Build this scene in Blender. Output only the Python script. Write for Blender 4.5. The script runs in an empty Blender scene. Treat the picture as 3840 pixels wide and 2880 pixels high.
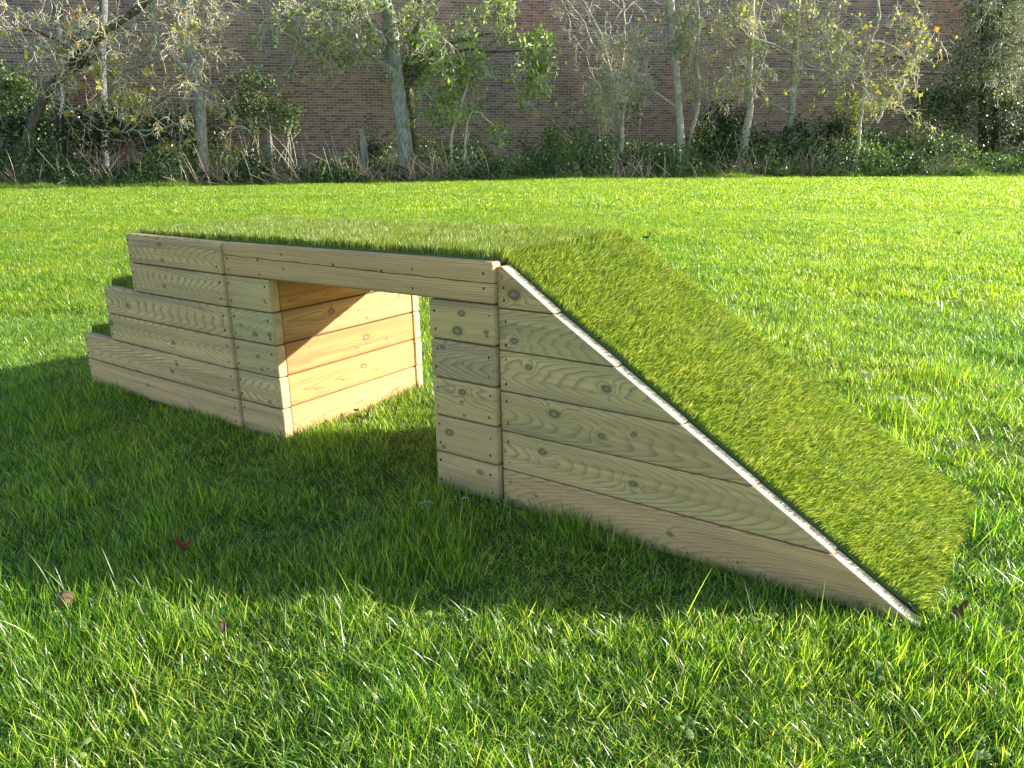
import bpy, bmesh, math, random
import numpy as np
from mathutils import Vector, Matrix

# ------------------------------------------------------------------ camera
scene = bpy.context.scene
CZ = 0.85
PITCH = math.atan((1440 - 550) / 2892.0)
cam_d = bpy.data.cameras.new('camera')
cam_d.sensor_fit = 'HORIZONTAL'; cam_d.sensor_width = 36.0
cam_d.lens = 2892.0 / 3840 * 36
cam_d.clip_start = 0.02; cam_d.clip_end = 500
cam = bpy.data.objects.new('camera', cam_d)
scene.collection.objects.link(cam)
cam.location = (0, 0, CZ)
cam.rotation_euler = (math.pi / 2 - PITCH, 0, 0)
scene.camera = cam

# ------------------------------------------------------------------ sky and sun
SUN = Vector((3.40, 0.62, 1.10)).normalized()
EL = math.asin(SUN.z)
world = bpy.data.worlds.new('World'); scene.world = world
world.use_nodes = True
wn = world.node_tree
bg = wn.nodes['Background']
sky = wn.nodes.new('ShaderNodeTexSky')
sky.sky_type = 'NISHITA'; sky.sun_disc = False
sky.sun_elevation = EL
sky.sun_rotation = math.atan2(SUN.x, SUN.y)
sky.air_density = 1.0; sky.dust_density = 1.0; sky.ozone_density = 1.0
wn.links.new(sky.outputs[0], bg.inputs[0])
bg.inputs[1].default_value = 0.112
sd = bpy.data.lights.new('sun', 'SUN'); sd.energy = 5.0; sd.angle = math.radians(0.5)
sd.color = (1.0, 0.93, 0.80)
so = bpy.data.objects.new('sun', sd); scene.collection.objects.link(so)
so.rotation_euler = SUN.to_track_quat('Z', 'Y').to_euler()
so.location = (8, 0, 6)
scene.view_settings.view_transform = 'Standard'
scene.view_settings.look = 'None'
scene.view_settings.exposure = 1.56
scene.view_settings.gamma = 1
scene.cycles.max_bounces = 8
scene.cycles.transparent_max_bounces = 8
scene.cycles.use_adaptive_sampling = True
scene.cycles.adaptive_threshold = 0.02

COL = scene.collection
RNG = np.random.default_rng(7)
random.seed(7)

# ------------------------------------------------------------------ helpers
def tag(o, label=None, cat=None, group=None, kind=None):
    if label: o['label'] = label
    if cat: o['category'] = cat
    if group: o['group'] = group
    if kind: o['kind'] = kind
    return o

def empty(name, loc=(0, 0, 0)):
    o = bpy.data.objects.new(name, None); COL.objects.link(o)
    o.location = loc; o.empty_display_size = 0.1
    return o

def mesh_np(name, V, Q=None, T=None, attrs=None, smooth=False):
    """mesh from numpy arrays; attrs = {name: per-vertex floats}"""
    me = bpy.data.meshes.new(name)
    V = np.asarray(V, np.float32)
    Q = np.zeros((0, 4), np.int32) if Q is None else np.asarray(Q, np.int32).reshape(-1, 4)
    T = np.zeros((0, 3), np.int32) if T is None else np.asarray(T, np.int32).reshape(-1, 3)
    me.vertices.add(len(V)); me.vertices.foreach_set('co', V.ravel())
    nl = len(Q) * 4 + len(T) * 3
    me.loops.add(nl)
    me.loops.foreach_set('vertex_index', np.concatenate([Q.ravel(), T.ravel()]))
    me.polygons.add(len(Q) + len(T))
    st = np.concatenate([np.arange(len(Q)) * 4, len(Q) * 4 + np.arange(len(T)) * 3]).astype(np.int32)
    me.polygons.foreach_set('loop_start', st)
    if smooth: me.polygons.foreach_set('use_smooth', np.ones(len(st), bool))
    if attrs:
        for k, a in attrs.items():
            at = me.attributes.new(k, 'FLOAT', 'POINT')
            at.data.foreach_set('value', np.asarray(a, np.float32))
    me.update(calc_edges=True)
    return me

def link(name, me, mat=None, parent=None):
    o = bpy.data.objects.new(name, me)
    COL.objects.link(o)
    if mat: me.materials.append(mat)
    if parent: o.parent = parent
    return o

def vnoise(x, y, s, seed=0):
    x = np.asarray(x, float) / s; y = np.asarray(y, float) / s
    xi = np.floor(x).astype(np.int64); yi = np.floor(y).astype(np.int64)
    fx = x - xi; fy = y - yi
    fx = fx * fx * (3 - 2 * fx); fy = fy * fy * (3 - 2 * fy)
    def hsh(a, b):
        n = (a * 374761393 + b * 668265263 + seed * 974634777) & 0xFFFFFFFF
        n = ((n ^ (n >> 13)) * 1274126177) & 0xFFFFFFFF
        return ((n ^ (n >> 16)) & 0xFFFF) / 65535.0
    return ((hsh(xi, yi) * (1 - fx) + hsh(xi + 1, yi) * fx) * (1 - fy) +
            (hsh(xi, yi + 1) * (1 - fx) + hsh(xi + 1, yi + 1) * fx) * fy)

def ground_z(x, y):
    x = np.asarray(x, float); y = np.asarray(y, float)
    s = 0.25
    z = 0.0207 * (x - s * np.logaddexp(0, (x - 1.0) / s))
    z = np.where(z < 0, -0.17 * np.tanh(-z / 0.17), z)      # falls gently to the left, level on the right
    z = z - 0.0126 * (y - 1.74) * np.exp(-((y - 1.74) / 1.6) ** 2)
    far = np.clip((np.hypot(x, y - 1.8) - 1.8) / 2.0, 0, 1)
    near = np.clip((1.35 - y) / 0.5, 0, 1)
    z = z + 0.02 * (vnoise(x, y, 0.20, 6) - .5) * near + 0.035 * (vnoise(x, y, 1.7, 3) - 0.5) * far + 0.025 * (vnoise(x, y, 0.32, 4) - .5) * np.maximum(far, near) * np.clip(1.5 - y / 12, 0.2, 1)
    return z

class NT:
    """terse shader node builder"""
    def __init__(self, name):
        self.m = bpy.data.materials.new(name); self.m.use_nodes = True
        self.t = self.m.node_tree; self.t.nodes.clear()
        self.out = self.n('ShaderNodeOutputMaterial')
    def n(self, typ, **kw):
        nd = self.t.nodes.new(typ)
        for k, v in kw.items(): setattr(nd, k, v)
        return nd
    def l(self, a, b): self.t.links.new(a, b)
    def put(self, sock, v):
        if hasattr(v, 'is_output'): self.l(v, sock)
        else: sock.default_value = v
    def math(self, op, a, b=None, c=None, clamp=False):
        nd = self.n('ShaderNodeMath', operation=op, use_clamp=clamp)
        self.put(nd.inputs[0], a)
        if b is not None: self.put(nd.inputs[1], b)
        if c is not None: self.put(nd.inputs[2], c)
        return nd.outputs[0]
    def mix(self, f, a, b, mode='MIX'):
        nd = self.n('ShaderNodeMix', data_type='RGBA', blend_type=mode)
        self.put(nd.inputs[0], f); self.put(nd.inputs[6], a); self.put(nd.inputs[7], b)
        return nd.outputs[2]
    def ramp(self, f, stops, interp='LINEAR'):
        nd = self.n('ShaderNodeValToRGB'); cr = nd.color_ramp; cr.interpolation = interp
        while len(cr.elements) < len(stops): cr.elements.new(0.5)
        for e, (p, c) in zip(cr.elements, stops):
            e.position = p; e.color = (c[0], c[1], c[2], 1) if len(c) == 3 else c
        self.l(f, nd.inputs[0]); return nd.outputs[0]
    def noise(self, vec, scale, detail=2, rough=0.5, dist=0):
        nd = self.n('ShaderNodeTexNoise')
        if vec is not None: self.l(vec, nd.inputs['Vector'])
        nd.inputs['Scale'].default_value = scale; nd.inputs['Detail'].default_value = detail
        nd.inputs['Roughness'].default_value = rough; nd.inputs['Distortion'].default_value = dist
        return nd.outputs[0]
    def mapping(self, vec, scale=(1, 1, 1), loc=(0, 0, 0)):
        nd = self.n('ShaderNodeMapping'); self.l(vec, nd.inputs[0])
        nd.inputs['Scale'].default_value = scale; nd.inputs['Location'].default_value = loc
        return nd.outputs[0]
    def attr(self, name, typ='GEOMETRY'):
        return self.n('ShaderNodeAttribute', attribute_name=name, attribute_type=typ)
    def surf(self, sh): self.l(sh, self.out.inputs[0]); return self.m

def leafy(name, stops, trans=0.45, tcol=(1.5, 1.6, 0.6), rough=0.5, spec=0.35, wscale=None, wcols=None):
    """blade / leaf material: per-leaf colour from the 'rnd' attribute, patchy over the place, lets light through"""
    g = NT(name)
    r = g.attr('rnd').outputs['Fac']
    c = g.ramp(r, stops)
    if wscale:
        pos = g.n('ShaderNodeNewGeometry').outputs['Position']
        k = g.noise(pos, wscale, 3, 0.6)
        k = g.ramp(k, [(0.32, wcols[0]), (0.5, (1, 1, 1)), (0.68, wcols[1])])
        c = g.mix(1.0, c, k, 'MULTIPLY')
    p = g.n('ShaderNodeBsdfPrincipled')
    g.l(c, p.inputs['Base Color']); p.inputs['Roughness'].default_value = rough
    p.inputs['Specular IOR Level'].default_value = spec
    tr = g.n('ShaderNodeBsdfTranslucent')
    tc = g.mix(1.0, c, (tcol[0], tcol[1], tcol[2], 1), 'MULTIPLY')
    g.l(tc, tr.inputs[0])
    mx = g.n('ShaderNodeMixShader'); mx.inputs[0].default_value = trans
    g.l(p.outputs[0], mx.inputs[1]); g.l(tr.outputs[0], mx.inputs[2])
    return g.surf(mx.outputs[0])

# ------------------------------------------------------------------ materials
def wood_material():
    g = NT('planed_timber')
    P = g.n('ShaderNodeTexCoord').outputs['Object']
    info = g.n('ShaderNodeObjectInfo').outputs['Random']
    off = g.n('ShaderNodeVectorMath', operation='ADD')
    sc = g.n('ShaderNodeCombineXYZ'); g.l(g.math('MULTIPLY', info, 37.0), sc.inputs[0]); g.l(g.math('MULTIPLY', info, 11.0), sc.inputs[1])
    g.l(P, off.inputs[0]); g.l(sc.outputs[0], off.inputs[1]); PO = off.outputs[0]
    s = g.n('ShaderNodeSeparateXYZ'); g.l(P, s.inputs[0]); X, Y, Z = s.outputs
    pith = g.n('ShaderNodeSeparateXYZ'); g.l(g.attr('pith', 'OBJECT').outputs['Vector'], pith.inputs[0])
    warp = g.math('SUBTRACT', g.noise(g.mapping(PO, (1.3, 4, 4)), 1.0, 2, .5), 0.5)
    warp2 = g.math('SUBTRACT', g.noise(g.mapping(PO, (5, 18, 18)), 1.0, 2, .5), 0.5)
    dy = g.math('ADD', g.math('SUBTRACT', Y, pith.outputs[0]), g.math('MULTIPLY', X, pith.outputs[2]))
    dy = g.math('ADD', dy, g.math('MULTIPLY', warp, 0.012))
    dz = g.math('SUBTRACT', Z, pith.outputs[1])
    dz = g.math('ADD', dz, g.math('MULTIPLY', warp2, 0.005))
    r = g.math('SQRT', g.math('ADD', g.math('MULTIPLY', dy, dy), g.math('MULTIPLY', dz, dz)))
    r = g.math('ADD', r, g.math('MULTIPLY', g.noise(g.mapping(PO, (0.5, 24, 24), (9, 4, 7)), 1.0, 2, .6), 0.020))
    core = None; halo = None
    kfine = g.math('SUBTRACT', g.noise(PO, 75, 3, .6), 0.5)
    for i in (1, 2, 3):
        k = g.n('ShaderNodeSeparateXYZ'); g.l(g.attr('knot%d' % i, 'OBJECT').outputs['Vector'], k.inputs[0])
        dx = g.math('SUBTRACT', X, k.outputs[0]); dk = g.math('SUBTRACT', Z, k.outputs[1])
        dk = g.math('ADD', dk, g.math('MULTIPLY', warp2, 0.012))
        d2 = g.math('ADD', g.math('MULTIPLY', g.math('MULTIPLY', dx, dx), 0.45), g.math('MULTIPLY', dk, dk))
        d = g.math('SQRT', d2)
        q = g.math('DIVIDE', g.math('ADD', d, g.math('MULTIPLY', kfine, 0.004)), g.math('MAXIMUM', k.outputs[2], 0.0005))       # 1 at the knot's rim
        ex = g.math('EXPONENT', g.math('MULTIPLY', g.math('MULTIPLY', q, q), -0.15))
        r = g.math('ADD', r, g.math('MULTIPLY', g.math('MULTIPLY', ex, k.outputs[2]), 1.7))
        core = q if core is None else g.math('MINIMUM', core, q)
    w = g.math('FRACT', g.math('ADD', g.math('MULTIPLY', r, 225.0), g.math('MULTIPLY', info, 9.0)))
    line = g.ramp(w, [(0.0, (.2, .2, .2)), (0.10, (0, 0, 0)), (0.50, (.06, .06, .06)), (0.78, (.55, .55, .55)), (0.90, (1, 1, 1)), (0.96, (1, 1, 1)), (1.0, (.2, .2, .2))])
    streak = g.noise(g.mapping(PO, (1.4, 52, 52)), 1.0, 4, .78)
    fib = g.noise(g.mapping(PO, (25, 420, 420)), 1.0, 1, .5)
    patch = g.noise(g.mapping(PO, (2.2, 14, 14)), 1.0, 3, .55)
    contrast = g.math('MULTIPLY_ADD', patch, 1.25, 0.05, clamp=True)
    lf0 = g.math('MULTIPLY', line, contrast)
    band = g.ramp(g.noise(g.mapping(PO, (0.9, 26, 26), (3, 8, 2)), 1.0, 3, .6), [(0.35, (0, 0, 0)), (0.65, (1, 1, 1))])
    lf = g.math('MULTIPLY', lf0, g.math('MULTIPLY_ADD', g.math('SUBTRACT', 1.0, band), 0.75, 0.45), clamp=True)
    base = g.mix(band, (0.86, 0.635, 0.335, 1), (0.62, 0.455, 0.235, 1))
    col = g.mix(lf, base, (0.17, 0.105, 0.05, 1))
    col = g.mix(g.math('MULTIPLY', g.math('SUBTRACT', streak, 0.42, clamp=True), 1.9), col, (0.27, 0.19, 0.10, 1))
    green = g.ramp(patch, [(0.50, (0, 0, 0)), (0.75, (1, 1, 1))])
    col = g.mix(g.math('MULTIPLY', green, 0.30), col, (0.36, 0.34, 0.20, 1))
    # grey-brown weather stain running along the board
    stain = g.ramp(g.noise(g.mapping(PO, (1.2, 9, 30), (4, 2, 1)), 1.0, 4, .65), [(0.56, (0, 0, 0)), (0.72, (1, 1, 1))])
    col = g.mix(g.math('MULTIPLY', stain, 0.55), col, (0.19, 0.145, 0.12, 1))
    ez = g.math('ADD', g.math('ABSOLUTE', g.math('ADD', Z, -0.004)), g.math('MULTIPLY_ADD', g.noise(g.mapping(PO, (5, 2, 40), (2, 2, 2)), 1.0, 4, .65), 0.055, -0.0275))
    edge = g.ramp(g.math('MULTIPLY', ez, 10.0), [(0.34, (0, 0, 0)), (0.56, (1, 1, 1))])
    ev = g.ramp(g.noise(g.mapping(PO, (1.1, .5, .5), (5, 5, 5)), 1.0, 2), [(0.42, (0, 0, 0)), (0.58, (1, 1, 1))])
    col = g.mix(g.math('MULTIPLY', g.math('MULTIPLY', edge, ev), 0.42), col, (0.185, 0.15, 0.135, 1))   # grey weather staining along the board edges
    low = g.attr('damp', 'OBJECT').outputs['Fac']
    dn = g.math('MULTIPLY_ADD', g.noise(g.mapping(PO, (14, 40, 40)), 1.0, 4, .7), 0.07, -0.062)
    dmp = g.ramp(g.math('MULTIPLY', g.math('SUBTRACT', dn, Z), 28.0), [(0.0, (0, 0, 0)), (1.0, (1, 1, 1))])
    col = g.mix(g.math('MULTIPLY', g.math('MULTIPLY', dmp, low), 0.6), col, (0.16, 0.125, 0.075, 1))
    tint = g.attr('tint', 'OBJECT').outputs['Color']
    col = g.mix(1.0, col, tint, 'MULTIPLY')
    # knots: dark rim, grey-green heart
    halo = g.ramp(core, [(0.0, (1, 1, 1)), (0.9, (1, 1, 1)), (1.9, (0, 0, 0))])
    h2 = g.math('MULTIPLY_ADD', core, 0.5, 0.0, clamp=True)
    halo = g.ramp(h2, [(0.0, (.1, .1, .1)), (0.22, (.25, .25, .25)), (0.40, (1, 1, 1)), (0.52, (.8, .8, .8)), (0.66, (.3, .3, .3)), (1.0, (0, 0, 0))])
    heart = g.ramp(h2, [(0.0, (1, 1, 1)), (0.20, (1, 1, 1)), (0.42, (.3, .3, .3)), (0.5, (0, 0, 0))])
    hc = g.mix(g.noise(PO, 160, 2), (0.08, 0.06, 0.035, 1), (0.42, 0.44, 0.33, 1))
    col = g.mix(g.math('MULTIPLY', heart, 0.85), col, hc)
    col = g.mix(g.math('MULTIPLY', halo, 0.88), col, (0.075, 0.048, 0.024, 1))
    # bands of the lines near a knot get darker
    col = g.mix(g.math('MULTIPLY', fib, 0.16), col, (0.66, 0.52, 0.33, 1))
    # drying crack (only boards that carry one)
    ck = g.n('ShaderNodeSeparateXYZ'); g.l(g.attr('crack', 'OBJECT').outputs['Vector'], ck.inputs[0])
    wob = g.math('MULTIPLY', g.math('SUBTRACT', g.noise(g.mapping(P, (9, 1, 1)), 1.0, 3, .6), .5), 0.010)
    cz = g.math('SUBTRACT', g.math('ADD', Z, wob), g.math('MULTIPLY_ADD', X, ck.outputs[1], ck.outputs[0]))
    cd = g.math('LESS_THAN', g.math('ABSOLUTE', cz), g.math('MULTIPLY', ck.outputs[2], g.noise(g.mapping(P, (14, 1, 1)), 1.0, 2)))
    col = g.mix(g.math('MULTIPLY', cd, 0.85), col, (0.05, 0.028, 0.015, 1))
    nrm = g.n('ShaderNodeVectorTransform', vector_type='NORMAL', convert_from='WORLD', convert_to='OBJECT')
    g.l(g.n('ShaderNodeNewGeometry').outputs['True Normal'], nrm.inputs[0])
    ns = g.n('ShaderNodeSeparateXYZ'); g.l(nrm.outputs[0], ns.inputs[0])
    endg = g.math('SMOOTH_MIN', g.math('MULTIPLY', g.math('ABSOLUTE', ns.outputs[0]), 1.0), 0.5, 0.1)
    endg = g.math('MULTIPLY', g.math('GREATER_THAN', endg, 0.3), g.attr('sawn', 'OBJECT').outputs['Fac'])
    col = g.mix(endg, col, (0.48, 0.455, 0.40, 1))       # sawn end grain paler, with sky light on the cut put into the colour
    p = g.n('ShaderNodeBsdfPrincipled')
    g.l(col, p.inputs['Base Color']); p.inputs['Roughness'].default_value = 0.72
    p.inputs['Specular IOR Level'].default_value = 0.25
    b = g.n('ShaderNodeBump'); b.inputs['Strength'].default_value = 0.35; b.inputs['Distance'].default_value = 0.001
    hh = g.math('SUBTRACT', g.math('MULTIPLY', fib, 0.6), g.math('MULTIPLY', lf, 0.6))
    hh = g.math('SUBTRACT', hh, g.math('MULTIPLY', cd, 2.0))
    g.l(hh, b.inputs['Height']); g.l(b.outputs[0], p.inputs['Normal'])
    return g.surf(p.outputs[0])
WOOD = wood_material()

def plain(name, col, rough=0.6, metal=0.0, nscale=None, col2=None, spec=0.4):
    g = NT(name); p = g.n('ShaderNodeBsdfPrincipled')
    c = (*col, 1)
    if nscale:
        P = g.n('ShaderNodeTexCoord').outputs['Object']
        c = g.mix(g.ramp(g.noise(P, nscale, 4, .65), [(0.35, (0, 0, 0)), (0.65, (1, 1, 1))]), (*col, 1), (*col2, 1))
    g.put(p.inputs['Base Color'], c)
    p.inputs['Roughness'].default_value = rough; p.inputs['Metallic'].default_value = metal
    p.inputs['Specular IOR Level'].default_value = spec
    return g.surf(p.outputs[0])

SCREW = plain('screw_steel', (0.16, 0.13, 0.10), 0.5, 0.6)
HOLE_SHADE = plain('screw_hole_shade', (0.03, 0.02, 0.012), 0.9)  # near-black colour standing in for shade inside the screw hole
BLADES = [(0.0, (0.025, 0.085, 0.012)), (0.42, (0.09, 0.21, 0.015)), (0.70, (0.31, 0.47, 0.026)), (0.93, (0.50, 0.58, 0.07)), (0.97, (0.42, 0.45, 0.12)), (0.98, (0.50, 0.46, 0.24)), (1.0, (0.62, 0.55, 0.36))]
GRASS = leafy('grass_blade', BLADES, 0.52, (1.55, 1.6, 0.5), 0.33, 0.6, 1.1, ((0.72, 0.86, 0.8), (1.28, 1.1, 0.9)))
GRASS_NEAR = leafy('near_grass_blade', [(0.0, (0.018, 0.065, 0.014)), (0.36, (0.055, 0.17, 0.022)), (0.62, (0.28, 0.48, 0.03)), (0.93, (0.60, 0.70, 0.08)), (0.975, (0.50, 0.55, 0.14)), (0.985, (0.55, 0.50, 0.26)), (1.0, (0.62, 0.56, 0.36))], 0.5, (1.42, 1.6, 0.5), 0.33, 0.75, 1.1, ((0.70, 0.86, 0.8), (1.25, 1.08, 0.9)))
VERGE = leafy('verge_blade', [(0, (0.05, 0.14, 0.02)), (0.6, (0.13, 0.27, 0.035)), (0.85, (0.26, 0.36, 0.06)), (0.9, (0.36, 0.31, 0.18)), (1, (0.45, 0.38, 0.25))], 0.4, (1.3, 1.4, 0.6), 0.5, 0.3)
TURF = leafy('artificial_turf_fibre', [(0, (0.025, 0.06, 0.012)), (0.36, (0.08, 0.16, 0.018)), (0.68, (0.30, 0.41, 0.04)), (0.90, (0.46, 0.52, 0.14)), (1, (0.66, 0.62, 0.40))], 0.38, (1.4, 1.4, 0.55), 0.38, 0.9, 9.0, ((0.86, 0.92, 0.9), (1.1, 1.05, 1.0)))
TURF_BACK = plain("turf_backing", (0.08, 0.13, 0.03), 0.9)

# ------------------------------------------------------------------ the ground: one sheet to the horizon
def make_ground():
    g = NT('lawn_soil')
    P = g.n('ShaderNodeNewGeometry').outputs['Position']
    a = g.noise(P, 90, 3, .6); b = g.noise(P, 1.3, 3, .6); c = g.noise(P, 14, 2)
    col = g.mix(a, (0.016, 0.020, 0.008, 1), (0.05, 0.08, 0.015, 1))
    col = g.mix(g.ramp(c, [(0.55, (0, 0, 0)), (0.75, (1, 1, 1))]), col, (0.075, 0.07, 0.03, 1))
    col = g.mix(g.math('MULTIPLY', b, 0.5), col, (0.09, 0.17, 0.02, 1))
    p = g.n('ShaderNodeBsdfPrincipled'); g.l(col, p.inputs['Base Color']); p.inputs['Roughness'].default_value = 0.9
    p.inputs['Specular IOR Level'].default_value = 0.1
    bm = g.n('ShaderNodeBump'); bm.inputs['Distance'].default_value = 0.01; g.l(a, bm.inputs['Height']); g.l(bm.outputs[0], p.inputs['Normal'])
    mat = g.surf(p.outputs[0])
    xs = np.unique(np.concatenate([np.linspace(-400, -20, 20), np.linspace(-20, -5, 40), np.linspace(-5, 5, 130), np.linspace(5, 20, 40), np.linspace(20, 400, 20)]))
    ys = np.unique(np.concatenate([np.linspace(-300, -4, 16), np.linspace(-4, 6, 130), np.linspace(6, 28, 60), np.linspace(28, 400, 16)]))
    X, Y = np.meshgrid(xs, ys)
    Z = ground_z(np.clip(X, -40, 40), Y)
    V = np.stack([X, Y, Z], -1).reshape(-1, 3)
    i = np.arange(len(ys) - 1)[:, None] * len(xs) + np.arange(len(xs) - 1)[None, :]
    i = i.ravel(); Q = np.stack([i, i + 1, i + 1 + len(xs), i + len(xs)], 1)
    o = link('ground', mesh_np('ground', V, Q, smooth=True), mat)
    tag(o, 'earth under the mown lawn and the wall-side verge', kind='structure')
make_ground()

# ------------------------------------------------------------------ grass tufts scattered by geometry nodes (stuff)
def blades(n, spread, length, width, lean, rng, rmax=1.0, segs=4, dirbias=None, curl=1.0, base_z=-0.01, flat=0.0):
    """n curved tapering blades -> V, Q, T, rnd"""
    ang = rng.uniform(0, 2 * np.pi, n)
    if dirbias is not None:
        k = rng.random(n) < dirbias[1]
        ang[k] = dirbias[0] + rng.normal(0, 0.55, k.sum())
    rr = spread * np.sqrt(rng.random(n)); ra = rng.uniform(0, 2 * np.pi, n)
    base = np.stack([rr * np.cos(ra), rr * np.sin(ra), np.full(n, base_z)], 1)
    L = length * rng.lognormal(0, 0.33, n).clip(0.35, 1.8); Wd = width * rng.uniform(0.6, 1.35, n)
    ln = (lean * rng.gamma(2.0, 0.5, n)).clip(0, 1.35)
    cu = curl * rng.uniform(0.1, 1.1, n)
    d = np.stack([np.cos(ang), np.sin(ang), np.zeros(n)], 1)
    tw = rng.uniform(-0.9, 0.9, n)
    side = np.stack([-np.sin(ang + tw), np.cos(ang + tw), np.zeros(n)], 1)
    ts = np.linspace(0, 1, segs + 1)
    pos = base.copy(); rows = []
    for k, t in enumerate(ts):
        if k:
            th = ln * 0.5 + cu * ts[k - 1] * 1.0
            pos = pos + (L / segs)[:, None] * (np.cos(th)[:, None] * np.array([0, 0, 1.0]) + np.sin(th)[:, None] * d)
        w = Wd * (1.0 - t ** 2.2) * (0.75 + 0.5 * min(t * 3, 1) * 0.5)
        if k < segs:
            rows.append(pos - side * w[:, None] / 2); rows.append(pos + side * w[:, None] / 2)
        else:
            rows.append(pos)
    V = np.stack(rows, 1); nv = V.shape[1]
    o = (np.arange(n) * nv)[:, None]
    Q = np.concatenate([o + np.array([2 * k, 2 * k + 1, 2 * k + 3, 2 * k + 2]) for k in range(segs - 1)], 0)
    T = o + np.array([2 * segs - 2, 2 * segs - 1, 2 * segs])
    rnd = np.repeat(rng.random(n) * rmax, nv)
    return V.reshape(-1, 3), Q, T, rnd

def tuft_collection(name, specs, mat, seed):
    rng = np.random.default_rng(seed)
    c = bpy.data.collections.new(name)          # not linked to the scene: only a source for the scatter
    for i, s in enumerate(specs):
        V, Q, T, r = blades(rng=rng, **s)
        me = mesh_np('tuft', V, Q, T, {'rnd': r}, smooth=True); me.materials.append(mat)
        o = bpy.data.objects.new('%s_%02d' % (name, i), me); c.objects.link(o)
    return c

def scatter(name, P, rotz, scl, idx, coll, label):
    me = bpy.data.meshes.new(name); n = len(P)
    me.vertices.add(n); me.vertices.foreach_set('co', np.asarray(P, np.float32).ravel())
    for nm, typ, key, arr in (('rot', 'FLOAT_VECTOR', 'vector', rotz), ('scl', 'FLOAT_VECTOR', 'vector', scl), ('idx', 'INT', 'value', idx)):
        a = me.attributes.new(nm, typ, 'POINT')
        a.data.foreach_set(key, np.asarray(arr, np.int32 if typ == 'INT' else np.float32).ravel())
    o = link(name, me)
    tag(o, label, kind='stuff')
    gt = bpy.data.node_groups.new(name + '_scatter', 'GeometryNodeTree')
    gt.interface.new_socket('Geometry', in_out='INPUT', socket_type='NodeSocketGeometry')
    gt.interface.new_socket('Geometry', in_out='OUTPUT', socket_type='NodeSocketGeometry')
    N = gt.nodes.new
    gi = N('NodeGroupInput'); go = N('NodeGroupOutput')
    iop = N('GeometryNodeInstanceOnPoints'); ci = N('GeometryNodeCollectionInfo')
    ci.inputs['Collection'].default_value = coll
    ci.inputs['Separate Children'].default_value = True; ci.inputs['Reset Children'].default_value = True
    def at(nm, dt):
        a = N('GeometryNodeInputNamedAttribute'); a.data_type = dt; a.inputs['Name'].default_value = nm
        return [s for s in a.outputs if s.enabled and s.name == 'Attribute'][0]
    e2r = N('FunctionNodeEulerToRotation')
    gt.links.new(at('rot', 'FLOAT_VECTOR'), e2r.inputs[0])
    gt.links.new(gi.outputs[0], iop.inputs['Points'])
    gt.links.new(ci.outputs[0], iop.inputs['Instance'])
    iop.inputs['Pick Instance'].default_value = True
    gt.links.new(at('idx', 'INT'), iop.inputs['Instance Index'])
    gt.links.new(e2r.outputs[0], iop.inputs['Rotation'])
    gt.links.new(at('scl', 'FLOAT_VECTOR'), iop.inputs['Scale'])
    gt.links.new(iop.outputs[0], go.inputs[0])
    md = o.modifiers.new('scatter', 'NODES'); md.node_group = gt
    return o

# ---- the climbing platform's pose (local: x along it to the ramp's foot, y to its back, z up)
RM = Matrix(((0.8128, 0.5815, -0.0207), (-0.5813, 0.8131, 0.0126), (0.0242, 0.0018, 0.9997)))
ROOT = Matrix.Translation((-0.0264, 1.7422, 0.0006)) @ RM.to_4x4()
def small(w, t):
    v = Vector(w); return Matrix.Translation(t) @ Matrix.Rotation(v.length, 4, v.normalized())
MOD = {'bridge': Matrix.Identity(4), 'steps': small((0.0018, 0.01, -0.0069), (0.0058, -0.0176, -0.0087)),
       'ramp': small((-0.0028, -0.0084, -0.0222), (-0.0017, 0.0132, -0.0091))}
HB = 0.1; TH = 0.035; WD = 0.638
XA, XB, XC, S1, S2, S3, XL = -0.2082, -0.8268, -1.0358, -2.0023, -1.789, -1.5758, 0.9409
RI = np.array(ROOT.inverted())

def local_xy(x, y):
    z = np.zeros_like(x)
    p = RI @ np.stack([x, y, z, np.ones_like(x)])
    return p[0], p[1]
def inside_platform(x, y, m=0.0):
    lx, ly = local_xy(x, y)
    iny = (ly > 0.004 - m) & (ly < WD + m)
    return iny & (((lx > S1 - m) & (lx < XB + m)) | ((lx > XA - m) & (lx < XL + m)))

def sample_field(n_per_m2, y0, y1, rng, half=0.76, pad=1.1):
    A = np.array([[y0, y1]])
    xm = half * y1 + pad
    n = int(n_per_m2 * (y1 - y0) * 2 * xm)
    x = rng.uniform(-xm, xm, n); y = rng.uniform(y0, y1, n)
    k = np.abs(x) < half * y + pad
    return x[k], y[k]

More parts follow.
